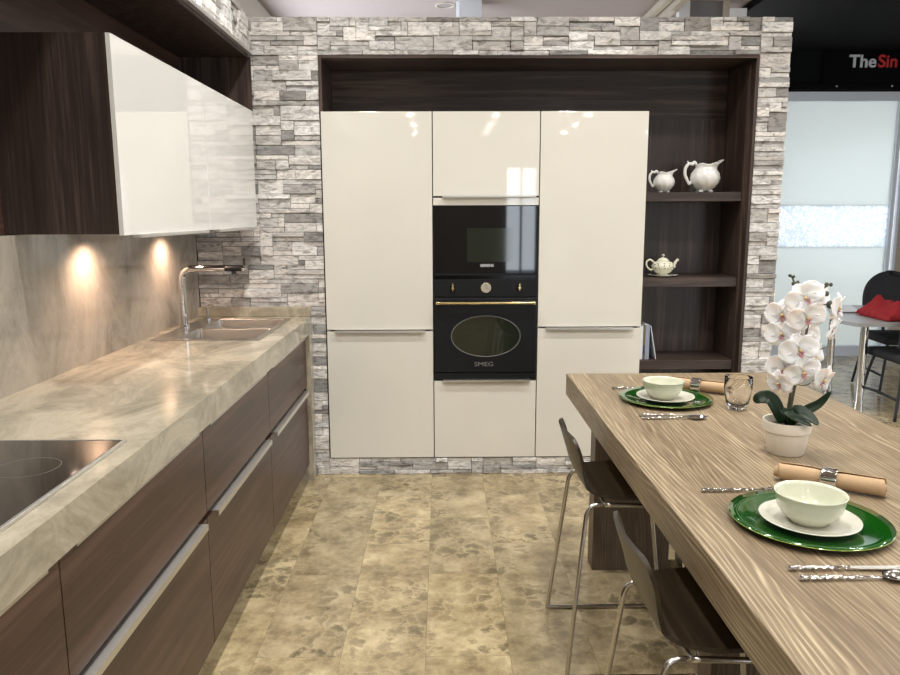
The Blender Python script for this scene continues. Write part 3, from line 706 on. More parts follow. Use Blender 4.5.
for xx in (0.062, 0.453):
    k_ = MB().tube([(xx, W - .004, 1.140), (xx, W - .020, 1.140)], [0.017, 0.014], 24).build('knob', M['oven_black'], t, 'auto')
    MB().box(xx - .004, xx + .004, W - .032, W - .0205, 1.120, 1.168, 0.002).tube([(xx, W - .0205, 1.140), (xx, W - .034, 1.140)], [0.010, 0.008], 16).build('brass_lever', M['brass'], k_, 'auto')
    for q_ in range(8):
        a = R(-40 + q_ * 37); MB().box(xx + .033 * math.cos(a) - .0012, xx + .033 * math.cos(a) + .0012, W - .0048, W - .004, 1.140 + .033 * math.sin(a) - .0012, 1.140 + .033 * math.sin(a) + .0012).build('dial_mark', M['grey_mark'], t)
k_ = MB().tube([(0.257, W - .004, 1.140), (0.257, W - .014, 1.140)], 0.030, 40).build('clock', M['brass'], t, 'auto')
MB().tube([(0.257, W - .014, 1.140), (0.257, W - .0155, 1.140)], 0.0265, 40).build('clock_face', M['dial'], k_, 'auto')
MB().box(0.2565, 0.2585, W - .0172, W - .0162, 1.138, 1.158).box(0.257, 0.272, W - .0172, W - .0162, 1.1365, 1.1385).build('clock_hands', M['black'], k_)
text_part('logo', 'SMEG', 0.036, 0.0004, cx - .010, W - .0128, 0.672, M['grey_mark'], dr, 0.0, sx=1.3)

# ------------------------------------------------------------ open walnut shelving
t = thing('shelving_unit', 'dark walnut open shelving surround built into the stone wall', 'shelving', (1.48, 4.5, .1))
MB().box(1.772, 1.789, W - .002, 4.76, .102, 2.424).build('right_side_panel', M['walnut_z'], t)
MB().box(1.7575, 1.7715, W + .05, 4.745, .102, 2.40).build('inner_side_panel', M['walnut_z'], t)
MB().box(-.6875, 1.789, W - .002, 4.76, 2.425, 2.441).build('top_panel', M['walnut_x'], t)
MB().box(-.6875, -.670, W - .002, 4.76, 2.14, 2.424).build('left_side_panel', M['walnut_z'], t)
MB().box(1.1785, 1.757, 4.74, 4.76, .102, 2.14).build('back_panel', M['walnut_z'], t)
MB().box(-.6695, 1.757, 4.74, 4.76, 2.1405, 2.424).build('upper_back_panel', M['walnut_x'], t)
SH = [(1.636, 1.688), (1.135, 1.190), (0.632, 0.688)]
for z0, z1 in SH: MB().box(1.1795, 1.757, W + .06, 4.739, z0, z1, 0.001).build('shelf', M['walnut_x'], t)

# jugs
def jug(name, label, cx, cy, z0, s, group='white jugs on the top shelf'):
    t = thing(name, label, 'jug', (cx, cy, z0), group)
    prof_o = [(0.030, 0.006), (0.034, 0.012), (0.056, 0.026), (0.074, 0.052), (0.079, 0.076), (0.073, 0.100), (0.059, 0.120), (0.051, 0.131), (0.054, 0.143), (0.058, 0.150)]
    prof = [(0, 0.006)] + prof_o + [(0.054, 0.150), (0.048, 0.138), (0.046, 0.130), (0.064, 0.10), (0.070, 0.075), (0.055, 0.04), (0, 0.02)]
    def fn(q_, a):
        r_ = math.hypot(q_.x, q_.y); z = q_.z; f = max(0, (z - 0.118) / 0.034); f = min(f, 1)
        sp = math.exp(-((((a + PI) % (2 * PI)) - PI) / 0.42) ** 2)
        rib = 1 + 0.025 * math.sin(9 * a + z * 55) * max(0, 1 - f) * (1 if 0.02 < z < 0.115 else 0)
        k = rib * (1 + f * 0.78 * sp)
        return Vector((q_.x * k * s, q_.y * k * s * (1 - 0.25 * f * sp), (z + f * (0.026 * sp + 0.004 * math.sin(5 * a))) * s))
    MB().lathe([(r_, z) for r_, z in prof], (cx, cy, z0), 72, fn).build('body', M['porcelain'], t, True)
    P = [(-0.066, 0, 0.072), (-0.080, 0, 0.046), (-0.092, 0, 0.060), (-0.108, 0, 0.095), (-0.106, 0, 0.130), (-0.088, 0, 0.152), (-0.070, 0, 0.150), (-0.060, 0, 0.160), (-0.050, 0, 0.148)]
    sp = smooth_path([Vector(p_) * s + Vector((cx, cy, z0)) for p_ in P], 6)
    MB().tube(sp, 0.0086 * s, 12).tube([Vector((-0.088 * s + cx, cy, 0.150 * s + z0)), Vector((-0.098 * s + cx, cy, 0.166 * s + z0))], [0.006 * s, 0.004 * s], 10).build('handle', M['porcelain'], t, True)
    for k in range(4):
        a = R(45 + 90 * k); f = MB().lathe([(0, 0), (0.013 * s, 0.001), (0.015 * s, 0.007 * s), (0.009 * s, 0.014 * s), (0, 0.016 * s)], (cx + 0.035 * s * math.cos(a), cy + 0.035 * s * math.sin(a), z0 + .0003), 16)
        f.build('foot', M['porcelain'], t, True)
def smooth_path(P, n):
    out = []
    P = [Vector(p_) for p_ in P]
    for i in range(len(P) - 1):
        p0, p1, p2, p3 = P[max(i - 1, 0)], P[i], P[i + 1], P[min(i + 2, len(P) - 1)]
        for k in range(n):
            t_ = k / n
            out.append(0.5 * ((2 * p1) + (p2 - p0) * t_ + (2 * p0 - 5 * p1 + 4 * p2 - p3) * t_ * t_ + (3 * p1 - p0 - 3 * p2 + p3) * t_ ** 3))
    out.append(P[-1]); return out
jug('jug', 'large white ribbed porcelain jug on the top shelf', 1.562, 4.50, 1.6885, 1.10)
jug('jug', 'small white ribbed porcelain jug on the top shelf beside the larger jug', 1.319, 4.50, 1.6885, 0.79)
# teapot on saucer
cx, cy, z0 = 1.335, 4.50, 1.1905
tag(MB().lathe([(0, 0), (0.045, 0), (0.05, 0.002), (0.088, 0.010), (0.089, 0.012), (0.05, 0.006), (0, 0.005)], (cx, cy, z0), 48).build('saucer', M['celadon_plate'], None, True, loc=(cx, cy, z0)), 'cream saucer under the small teapot on the middle shelf', 'saucer')
z0 += .0065
t = thing('teapot', 'small cream teapot with a dark speckled band on the middle shelf', 'teapot', (cx, cy, z0))
MB().lathe([(0, 0.0), (0.030, 0.0), (0.033, 0.004), (0.030, 0.010), (0.050, 0.022), (0.065, 0.042), (0.066, 0.060), (0.054, 0.078), (0.032, 0.087), (0, 0.087)], (cx, cy, z0), 48).build('body', M['teapot'], t, True)
ld = MB().lathe([(0.034, 0.0875), (0.033, 0.091), (0.026, 0.100), (0.010, 0.107), (0, 0.108)], (cx, cy, z0), 40).lathe([(0.034, 0.0875), (0, 0.0875)], (cx, cy, z0), 40).build('lid', M['teapot'], t, True)
MB().lathe([(0, 0.108), (0.005, 0.108), (0.004, 0.114), (0.010, 0.120), (0.008, 0.126), (0, 0.128)], (cx, cy, z0), 24).build('knob', M['celadon_plate'], ld, True)
MB().tube(smooth_path([(cx + .048, cy, z0 + .045), (cx + .068, cy, z0 + .055), (cx + .075, cy, z0 + .078), (cx + .092, cy, z0 + .096)], 5), [0.012] * 6 + [0.009] * 5 + [0.0075] * 5, 14).build('spout', M['teapot'], t, True)
MB().tube(smooth_path([(cx - .055, cy, z0 + .042), (cx - .075, cy, z0 + .034), (cx - .097, cy, z0 + .055), (cx - .098, cy, z0 + .082), (cx - .078, cy, z0 + .094), (cx - .052, cy, z0 + .075)], 6), 0.0055, 12).build('handle', M['teapot'], t, True)
# books
z0 = 0.6885
def book(label, x0, x1, h, cover, tilt=0.0, loc_y=4.45, dep=0.15):
    t = thing('book', label, 'book', ((x0 + x1) / 2, loc_y, z0), 'books on the bottom shelf')
    t_ = (x1 - x0); cvr = 0.0015 if t_ > .006 else t_ * .3
    cb = MB().box(x0, x0 + cvr, loc_y, loc_y + dep, z0, z0 + h).box(x1 - cvr, x1, loc_y, loc_y + dep, z0, z0 + h).box(x0 + cvr, x1 - cvr, loc_y, loc_y + cvr, z0, z0 + h)
    cb.build('cover', cover, t)
    MB().box(x0 + cvr * 1.2, x1 - cvr * 1.2, loc_y + cvr * 1.2, loc_y + dep - .004, z0 + .002, z0 + h - .003).build('pages', M['paper'], t)
    t.rotation_euler = (0, tilt, 0); return t
book('white book on the bottom shelf, closest to the tall cabinet', 1.185, 1.218, 0.205, M['paper'])
b2 = book('narrow olive and dark blue book between the white and pale blue books', 1.2185, 1.233, 0.208, M['olive'])
MB().box(1.2187, 1.2328, 4.4490, 4.4499, z0 + .03, z0 + .085).build('spine_label', M['darkblue'], b2)
book('pale blue-grey book on the bottom shelf beside the leaning booklet', 1.2335, 1.258, 0.212, M['blue_grey'])
b4 = book('thin white booklet leaning on the other books on the bottom shelf', 1.300, 1.304, 0.210, M['paper'], R(-10.5)); b4.location.z += 0.0006

# ------------------------------------------------------------ dining table
TX0, TX1, TY0, TY1, TZ = 0.553, 1.500, 0.55, 3.255, 0.86
t = thing('dining_table', 'long high taupe oak table with a thick top and slab legs', 'table', (1.03, 1.9, 0))
MB().box(TX0, TX1, TY0, TY1, TZ - .095, TZ, 0.003).build('tabletop', M['table'], t)
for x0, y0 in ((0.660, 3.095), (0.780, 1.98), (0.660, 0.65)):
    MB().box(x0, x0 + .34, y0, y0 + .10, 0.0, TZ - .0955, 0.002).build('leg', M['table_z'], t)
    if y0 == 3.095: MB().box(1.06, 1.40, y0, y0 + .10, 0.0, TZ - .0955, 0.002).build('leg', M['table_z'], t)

# stools
def stool(cx, cy, label):
    t = thing('bar_stool', label, 'stool', (cx, cy, 0), 'dark bentwood stools at the left side of the table')
    P = smooth_path([(0.195, 0, 0.606), (0.180, 0, 0.620), (0.13, 0, 0.626), (0.05, 0, 0.620), (-0.05, 0, 0.616), (-0.115, 0, 0.622), (-0.150, 0, 0.645), (-0.170, 0, 0.69), (-0.185, 0, 0.75), (-0.208, 0, 0.825)], 5)
    n = len(P) - 1
    def hw(s_):   # half width along the profile
        return 0.188 - 0.036 * min(1, max(0, (s_ - 0.42) / 0.2)) - 0.05 * max(0, (0.07 - s_) / 0.07) ** 2 - 0.02 * max(0, (s_ - 0.93) / 0.07) ** 2
    def fn(u_, v_):
        i = min(int(round(u_ * n)), n); p_ = P[i]; s_ = i / n; y = (v_ * 2 - 1) * hw(s_)
        back = min(1, max(0, (s_ - 0.6) / 0.3)); q_ = (y / 0.152) ** 2 if s_ > .7 else (y / 0.19) ** 2
        return Vector((cx + p_.x + back * 0.026 * (q_ - 0.4), cy + y, p_.z + (1 - back) * 0.006 * q_ - back * 0.012 * q_))
    MB().grid(fn, n, 22, 0.011).build('seat_shell', M['stool_wood'], t, 'auto')
    for s_ in (-1, 1):
        ry = 0.172; fy = 0.232
        K = [(-0.10, s_ * ry, 0.600), (-0.130, s_ * (ry + .002), 0.598), (-0.150, s_ * (ry + .006), 0.575), (-0.161, s_ * (ry + .012), 0.50), (-0.213, s_ * fy, 0.035), (-0.210, s_ * fy, 0.012), (-0.185, s_ * fy, 0.0085), (0.0, s_ * fy, 0.0085), (0.205, s_ * fy, 0.0085), (0.228, s_ * fy, 0.014), (0.230, s_ * fy, 0.04), (0.165, s_ * (ry + .012), 0.50), (0.155, s_ * (ry + .006), 0.572), (0.135, s_ * (ry + .002), 0.592), (0.09, s_ * ry, 0.594), (-0.09, s_ * ry, 0.600)]
        path = smooth_path([(cx + a, cy + b_, c) for a, b_, c in K], 6)
        MB().tube(path, 0.0075, 12).build('leg_frame', M['satin_chrome'], t, True)
    MB().tube([(cx + .09, cy - .172, .596), (cx + .09, cy + .172, .596)], 0.006, 10).tube([(cx - .09, cy - .172, .600), (cx - .09, cy + .172, .600)], 0.006, 10).build('crossbar', M['satin_chrome'], t, True)
    return t
stool(0.633, 2.54, 'dark bentwood chrome-legged stool at the table, further of the two')
stool(0.632, 1.660, 'dark bentwood chrome-legged stool at the table, nearer of the two')

# ------------------------------------------------------------ place settings
def charger(cx, cy, label):
    t = thing('charger_plate', label, 'plate', (cx, cy, TZ), 'green charger plates on the table')
    o_ = [(0, 0.0008), (0.105, 0.0008), (0.112, 0.003), (0.150, 0.011), (0.1725, 0.0145), (0.1725, 0.0165), (0.150, 0.0135), (0.114, 0.0065), (0.105, 0.0045), (0, 0.0045)]
    MB().lathe(o_, (cx, cy, TZ), 96).build('plate', M['green'], t, True)
    MB().tube([(cx + 0.1725 * math.cos(2 * PI * k / 96), cy + 0.1725 * math.sin(2 * PI * k / 96), TZ + .0155) for k in range(97)], 0.0009, 8).build('rim', M['green_rim'], t, True)
def side_plate(cx, cy, label):
    o_ = [(0, 0), (0.062, 0), (0.066, 0.002), (0.095, 0.011), (0.107, 0.0155), (0.1075, 0.0175), (0.104, 0.0175), (0.090, 0.0125), (0.064, 0.006), (0, 0.005)]
    tag(MB().lathe(o_, (cx, cy, TZ + .0050), 80).build('side_plate', M['celadon_plate'], None, True, loc=(cx, cy, TZ + .0050)), label, 'plate', 'pale side plates on the green chargers')
def bowl(cx, cy, label):
    o_ = [(0, 0), (0.040, 0), (0.042, 0.003), (0.042, 0.006), (0.058, 0.016), (0.070, 0.036), (0.0765, 0.066), (0.0775, 0.0685), (0.0755, 0.0685), (0.072, 0.062), (0.066, 0.036), (0.054, 0.019), (0.036, 0.010), (0, 0.008)]
    tag(MB().lathe(o_, (cx, cy, TZ + .0112), 80).build('bowl', M['celadon'], None, True, loc=(cx, cy, TZ + .0112)), label, 'bowl', 'pale green bowls on the side plates')
S2 = (0.836, 1.605); S1 = (0.850, 2.758)
charger(*S2, 'round green glass charger plate in the nearer place setting')
side_plate(S2[0] - .003, S2[1] - .008, 'pale side plate under the bowl in the nearer place setting')
bowl(S2[0] - .004, S2[1] - .008, 'pale green bowl in the nearer place setting')
charger(*S1, 'round green glass charger plate in the further place setting')
side_plate(S1[0] - .002, S1[1] - .004, 'pale side plate under the bowl in the further place setting')
bowl(S1[0] - .012, S1[1] - .004, 'pale green bowl in the further place setting')

def twist_handle(x0, x1, y, z, parent):
    n = 60; pts = [(x0 + (x1 - x0) * k / n, y, z) for k in range(n + 1)]
    rs = [0.0048 - 0.0014 * (k / n) for k in range(n + 1)]
    mb = MB().tube(pts, rs, 16, True, 2, 420, 0.28)
    mb.tube([(x0 - .008, y, z), (x0 - .006, y, z), (x0, y, z)], [0.0045, 0.0056, 0.0056], 14)
    mb.build('twisted_handle', M['chrome'], parent, True)
def spoon(x, y, label):
    t = thing('spoon', label, 'spoon', (x, y, TZ), 'spoons on the table')
    z = TZ + .0062; twist_handle(x, x + .12, y, z, t)
    MB().tube([(x + .12, y, z), (x + .135, y, z), (x + .148, y, z - .001), (x + .158, y, z - .001)], [0.0034, 0.0024, 0.0026, 0.004], 12).build('neck', M['chrome'], t, True)
    def fn(u_, v_):
        a = u_ * 2 * PI; rr = v_; ex = 0.033; ey = 0.0205
        px_ = x + .186 + ex * rr * math.cos(a) ; py_ = y + ey * rr * math.sin(a) * (1 - 0.12 * math.cos(a))
        return Vector((px_, py_, TZ + .0015 + 0.008 * rr * rr))
    mb = MB(); mb.grid(fn, 40, 8, 0.0009); bmesh.ops.remove_doubles(mb.bm, verts=mb.bm.verts, dist=0.00005)
    mb.build('bowl', M['chrome'], t, True)
def knife(x, y, label):
    t = thing('knife', label, 'knife', (x, y, TZ), 'knives on the table')
    z = TZ + .0062; twist_handle(x, x + .115, y, z, t)
    mb = MB(); pr = [(x + .112, -.003), (x + .125, -.006), (x + .18, -.0095), (x + .22, -.008), (x + .238, .002), (x + .232, .005), (x + .125, .005), (x + .112, .003)]
    mb.poly([(a, y + b_) for a, b_ in pr], z - .001, z + .0008); mb.build('blade', M['alu'], t)
def fork(x, y, label, ang=0.0):
    t = thing('fork', label, 'fork', (x, y, TZ), 'forks on the table')
    z = TZ + .0062; twist_handle(x, x + .115, y, z, t)
    mb = MB().tube([(x + .115, y, z), (x + .135, y, z), (x + .15, y, z + .001)], [0.0034, 0.0024, 0.003], 12)
    mb.box(x + .148, x + .168, y - .011, y + .011, z, z + .002, 0.0008)
    for k in range(4):
        yy = y - .0093 + k * .0062; mb.tube([(x + .166, yy, z + .001), (x + .185, yy, z + .004), (x + .205, yy, z + .0075)], [0.0018, 0.0017, 0.001], 8)
    mb.build('tines', M['chrome'], t, 'auto'); t.rotation_euler = (0, 0, ang)
knife(0.694, 1.380, 'knife with a silver twisted handle lying at the near edge of the nearer setting')
spoon(0.697, 1.339, 'spoon with a silver twisted handle nearest the camera')
fork(0.668, 1.806, 'silver twisted-handle fork beside the nearer green charger', 0.0)
knife(0.695, 2.530, 'knife with a silver twisted handle in front of the further green charger')
spoon(0.697, 2.490, 'spoon with a silver twisted handle in front of the further green charger')
fork(0.694, 2.945, 'silver twisted-handle fork beyond the further green charger')

def napkin(cx, cy, ang, label):
    t = thing('rolled_napkin', label, 'napkin', (cx, cy, TZ), 'rolled tan napkins with silver rings')
    def fn(u_, v_):
        th = u_ * 2 * PI * 3.2; r0 = 0.008 + 0.0165 * u_; l = (v_ - .5) * (0.245 - 0.03 * (1 - u_) * 0)
        sq = 1 - 0.14 * math.exp(-(l / 0.03) ** 2)
        wob = 1 + 0.03 * math.sin(th * 2 + l * 30) + 0.04 * noise.noise(Vector((l * 22, th * .7, cx)))
        sh = 0.008 * math.sin(u_ * 9) * (1 if v_ in (0, 1) else 0)
        return Vector((cx + l + sh, cy + r0 * sq * wob * math.cos(th), TZ + 0.0262 + r0 * sq * wob * math.sin(th)))
    MB().grid(fn, 90, 26, 0.0016).build('cloth', M['napkin'], t, True)
    mb = MB(); N = 40
    for k in range(1): pass
    mb.lathe([(0.0252, -.019), (0.0264, -.019), (0.0270, -.015), (0.0264, -.008), (0.0270, 0), (0.0264, .008), (0.0270, .015), (0.0264, .019), (0.0252, .019), (0.0250, 0)], (0, 0, 0), 48, closed=True)
    for v in mb.bm.verts: v.co = Vector((cx + v.co.z, cy + v.co.x, TZ + .0272 + v.co.y))
    mb.build('napkin_ring', M['chrome'], t, True); t.rotation_euler = (0, 0, ang)
napkin(0.996, 1.828, R(-33), 'rolled tan napkin in a silver ring beside the orchid pot and nearer setting')
napkin(1.018, 2.905, R(-34), 'rolled tan napkin in a silver ring behind the drinking glass')

# glass
gx, gy = 1.072, 2.625
gp = [(0, 0.0005), (0.026, 0.0005), (0.031, 0.003), (0.041, 0.030), (0.049, 0.075), (0.0485, 0.120), (0.0478, 0.1208), (0.0472, 0.120), (0.0476, 0.075), (0.0395, 0.034), (0.028, 0.016), (0, 0.013)]
tag(MB().lathe(gp, (gx, gy, TZ), 64).build('drinking_glass', M['glass'], None, True, loc=(gx, gy, TZ)), 'clear empty tumbler standing by the further place setting', 'glass')

# ------------------------------------------------------------ orchid
ox, oy = 1.020, 2.125
t = thing('potted_orchid', 'white orchid in a cream pot standing on the oak table', 'plant', (ox, oy, TZ))
pt = MB().lathe([(0, 0.0005), (0.050, 0.0005), (0.053, 0.004), (0.062, 0.066), (0.066, 0.070), (0.0685, 0.098), (0.0675, 0.1005), (0.064, 0.0995), (0.060, 0.07), (0.055, 0.03), (0, 0.02)], (ox, oy, TZ), 64).build('pot', M['pot'], t, 'auto')
MB().lathe([(0.0605, 0.076), (0.045, 0.084), (0.02, 0.088), (0, 0.089)], (ox, oy, TZ), 40).lathe([(0.0605, 0.076), (0, 0.07)], (ox, oy, TZ), 40).build('moss', M['soil'], pt, True)
def Q(px_, py_, d=0.0):   # measured offsets of the plant, in steps of 2.9 mm from the pot rim
    return Vector((ox + (px_ - 787) * 0.00283 , oy + d, TZ + 0.098 + (421 - py_) * 0.00287))
def leaf(pts, wd, roll=0.0):
    C_ = smooth_path(pts, 5); n = len(C_) - 1
    def fn(u_, v_):
        i = int(round(u_ * n)); c = C_[i]; tg = (C_[min(i + 1, n)] - C_[max(i - 1, 0)]).normalized()
        sd = tg.cross(Vector((0, -0.75, 0.66))).normalized(); up_ = sd.cross(tg)
        ww = wd * (math.sin(PI * min(1, (u_ * 0.93 + 0.07)) ** 0.8) ** 0.6 if u_ < 1 else 0.03); k = v_ * 2 - 1
        return c + sd * (k * ww) + up_ * (abs(k) * ww * 0.3)
    return MB().grid(fn, n, 8, 0.0016).build('leaf', M['leaf'], t, True)
B0 = Vector((ox, oy, TZ + .088))
leaf([B0 + Vector((-.012, .005, 0)), Q(772, 402, .02), Q(762, 400, .03), Q(757, 405, .04)], 0.024)
leaf([B0 + Vector((-.005, -.012, 0)), Q(775, 411, -.05), Q(768, 404, -.065), Q(767, 400, -.07)], 0.010)
leaf([B0 + Vector((.0, -.01, 0)), Q(791, 409, -.03), Q(800, 413, -.055), Q(806, 419, -.075)], 0.020)
leaf([B0 + Vector((-.01, -.01, 0)), Q(778, 409, -.04), Q(781, 411, -.062), Q(800, 420, -.075)], 0.016)
leaf([B0 + Vector((.012, .005, 0)), Q(803, 411, -.01), Q(815, 402, -.02), Q(825, 388, -.03)], 0.015)
def stem(P, r0, name='stem'):
    C_ = smooth_path(P, 6); n = len(C_)
    return MB().tube(C_, [r0 * (1 - .35 * k / n) for k in range(n)], 10).build(name, M['stem'], t, True)
s1 = stem([B0 + Vector((.004, 0, 0)), Q(791, 395), Q(796, 360, .0), Q(800, 330), Q(804, 305, .005), Q(808, 292, .005), Q(815, 284, .0), Q(819, 281)], 0.0042)
s2 = stem([B0 + Vector((-.004, .004, 0)), Q(789, 395, .006), Q(792, 360, .01), Q(796, 330, .012), Q(795, 305, .012), Q(790, 288, .01), Q(784, 276, .01), Q(781, 271, .008)], 0.0036)
tw = MB()
for P in ([Q(793, 383), Q(785, 386, -.01), Q(775, 378, -.02)], [Q(793, 383), Q(803, 384, -.005), Q(813, 376, -.01)], [Q(797, 349), Q(785, 345), Q(778, 342)], [Q(798, 349), Q(812, 348), Q(824, 344)], [Q(796, 368), Q(806, 366), Q(817, 366)], [Q(806, 301), Q(815, 301), Q(821, 301, -.004)], [Q(808, 292), Q(814, 291), Q(817, 290)], [Q(806, 295), Q(808, 288), Q(811, 285)], [Q(786, 279), Q(789, 279)]):
    tw.tube(smooth_path([p_ + Vector((0, .002, 0)) for p_ in P], 4), 0.0016, 8)
tw.build('flower_stalks', M['stem'], t, True)
for (a, b_, d, rr) in ((780, 272, .008, .0045), (784, 273, .006, .004), (784, 280, .004, .0065), (789, 279, .01, .0055), (811, 285, 0, .008), (817, 281, 0, .0065), (821, 281, -.002, .0055), (817, 290, -.004, .0072), (821, 301, -.006, .011)):
    c = Q(a, b_, d); MB().lathe([(0, -rr * 1.15), (rr * .7, -rr * .75), (rr, 0), (rr * .75, rr * .75), (0, rr * 1.2)], c, 16).build('bud', M['bud'], t, True)
# one flower built facing +Z of its own frame, then copied
def petal(mb, ang, ln, wd, cup, base=0.004, th=0.0008):
    ca, sa = math.cos(ang), math.sin(ang)
    def fn(u_, v_):
        s_ = u_; k = v_ * 2 - 1
        ww = wd * math.sin(PI * (0.06 + 0.90 * s_)) ** 0.62
        l = base + ln * s_; xx, yy = l, k * ww
        z = 0.35 * cup * s_ * (1 - s_) * 4 + (0.20 * ww) * k * k - cup * s_ * s_ + 0.0016 * math.sin(9 * s_ + 4 * k)
        return Vector((xx * ca - yy * sa, xx * sa + yy * ca, z))
    mb.grid(fn, 12, 10, th)
mb = MB()
petal(mb, R(90), 0.044, 0.019, 0.006); petal(mb, R(215), 0.043, 0.018, 0.007); petal(mb, R(325), 0.043, 0.018, 0.007)
me_f = mb
for v in mb.bm.verts: v.co.z -= 0.0025
petal(mb, R(14), 0.053, 0.033, 0.006, 0.002); petal(mb, R(166), 0.053, 0.033, 0.006, 0.002)
fl0 = mb.build('flower', M['petal'], None, True); fl0.parent = t
lp_ = MB(); lp_.lathe([(0, 0.0), (0.004, 0.001), (0.0048, 0.005), (0.003, 0.010), (0, 0.011)], (0, 0.001, 0), 14)
lp0 = lp_.build('lip', M['lip'], None, True); lp0.parent = fl0
lq = MB(); petal(lq, R(270), 0.014, 0.005, -0.010, 0.004); petal(lq, R(225), 0.008, 0.003, -0.008, 0.003); petal(lq, R(315), 0.008, 0.003, -0.008, 0.003)
lq0 = lq.build('lip_tongue', M['lip_pink'], None, True); lq0.parent = fl0
# (measured place, depth, facing direction, roll, size)
FL = [((788, 293), -.050, (-.45, -1, .15), 38, 1.02), ((790, 312), -.055, (-.1, -1, -.15), 20, 1.0), ((786, 345), -.050, (-.15, -1, .05), 18, 1.05),
      ((825, 304), -.030, (.85, -.8, -.1), -5, .95), ((826, 326), -.012, (1.0, -.35, -.3), 0, .9), ((791, 367), -.050, (.05, -1, -.25), 22, 1.0),
      ((814, 376), -.040, (.5, -.8, -.35), -20, .95), ((774, 331), -.005, (-.8, -.8, .1), 10, .95), ((771, 380), -.028, (-1, -.45, -.3), 5, .85),
      ((775, 312), .005, (-.7, -.8, .0), 0, .95), ((812, 295), .030, (.2, -1, .15), 0, .95), ((806, 335), .030, (.3, -1, 0), 8, .95),
      ((777, 366), -.015, (-.6, -1, -.1), -8, .95), ((812, 356), .0, (.7, -.8, -.1), 25, .9)]
for i, (pq, d, nrm, rl, s_) in enumerate(FL):
    f = fl0 if i == 0 else copy_tree(fl0, t)
    z_ = Vector(nrm).normalized(); y_ = (Vector((0, 0, 1)) - z_ * z_.z).normalized(); x_ = y_.cross(z_)
    mt = Matrix((x_, y_, z_)).transposed() @ Matrix.Rotation(R(rl), 3, 'Z')
    f.location = Q(pq[0], pq[1], d) - Vector((ox, oy, TZ)); f.rotation_euler = mt.to_euler(); f.scale = (s_,) * 3

# ------------------------------------------------------------ background behind the wall
GY = 8.15
struct('trim_3', MB().box(2.56, 7.0, 4.9, GY + .1, 3.235, 3.298), M['black_ceiling'])
struct('trim_4', MB().box(3.2, 7.0, GY - .05, GY + .1, 2.835, 3.235), M['black_ceiling'])
t = thing('shop_sign', 'glossy black fascia sign with silver and red letters above the glass partition', 'sign', (4.6, GY - .1, 2.84))
MB().box(3.98, 6.6, GY - .10, GY - .052, 2.905, 3.232, 0.002).build('panel', M['black_gloss'], t)
MB().box(3.62, 6.6, GY - .11, GY - .052, 2.845, 2.90).build('lower_rail', M['black_gloss'], t)
for xx in (4.12, 4.70): MB().lathe([(0, 0), (0.010, 0), (0.008, .006), (0, .006)], (0, 0, 0), 16).build('bolt', M['alu'], t, True).location = (xx - 4.6, -.012, 0.035)
for c in t.children:
    if c.name.startswith('bolt'):
        c.rotation_euler = (R(90), 0, 0); 
        me = c.data; me.transform(Matrix.Translation(Vector((4.6, GY - .1, 2.84))))
text_part('silver_letters', 'The', 0.175, 0.006, 4.235, GY - .107, 3.065, M['silver_letter'], t, 0.003, 'LEFT', sx=1.02)
text_part('red_letters', 'Sin', 0.175, 0.006, 4.532, GY - .107, 3.065, M['red_letter'], t, 0.003, 'LEFT', sx=1.02)
t = thing('glass_partition', 'frosted glass partition with a bright leaf-patterned band and pale frame', 'partition', (4.6, GY, 0))
fr = MB()
fr.box(3.2, 5.6, GY - .04, GY + .03, 2.74, 2.83).box(3.2, 5.6, GY - .04, GY + .03, 0.0, 0.11).box(3.2, 3.26, GY - .04, GY + .03, .11, 2.74)
fr.box(4.845, 4.885, GY - .04, GY + .03, .11, 2.74).box(4.91, 4.94, GY - .05, GY + .03, .11, 2.74)
fr.build('frame', M['frame_white'], t)
MB().box(3.26, 4.845, GY - .006, GY + .006, .11, 1.205).build('pane', M['frost'], t)
MB().box(3.26, 4.845, GY - .006, GY + .006, 1.652, 2.74).build('pane', M['frost'], t)
MB().box(3.26, 4.845, GY - .008, GY + .008, 1.205, 1.652).build('patterned_band', M['frost_band'], t)
struct('wall_partition', MB().box(4.945, 7.0, GY + .02, GY + .1, 0, 2.83), M['beige_paint'])

# column and posts seen over the stone wall
tag(MB().box(0.150, 0.335, 6.46, 6.60, 0, CEIL - .001).box(0.128, 0.1498, 6.50, 6.56, 0, CEIL - .001).build('column', M['white_paint'], loc=(0.24, 6.5, 0)), 'white square column rising behind the stone wall, nearer the middle', 'column')
tag(MB().box(2.385, 2.520, 6.46, 6.60, 0, 3.234).build('column', M['white_paint'], loc=(2.45, 6.5, 0)), 'white square column behind the stone wall next to the black ceiling', 'column')
t = thing('glazed_screen', 'grey glazed screen with white posts behind the stone wall', 'screen', (2.15, 6.52, 0))
MB().box(1.965, 2.055, 6.48, 6.56, 0, CEIL - .001).build('post', M['white_paint'], t)
MB().box(2.056, 2.335, 6.51, 6.53, 0, CEIL - .001).build('panel', M['grey_paint'], t)
MB().box(2.336, 2.384, 6.48, 6.56, 0, CEIL - .001).build('slim_post', M['beige_paint'], t)
struct('trim_5', MB().box(1.80, 1.86, 4.9, 7.8, CEIL - .05, CEIL - .001).box(1.88, 1.94, 4.9, 7.8, CEIL - .09, CEIL - .001), M['beige_paint'])

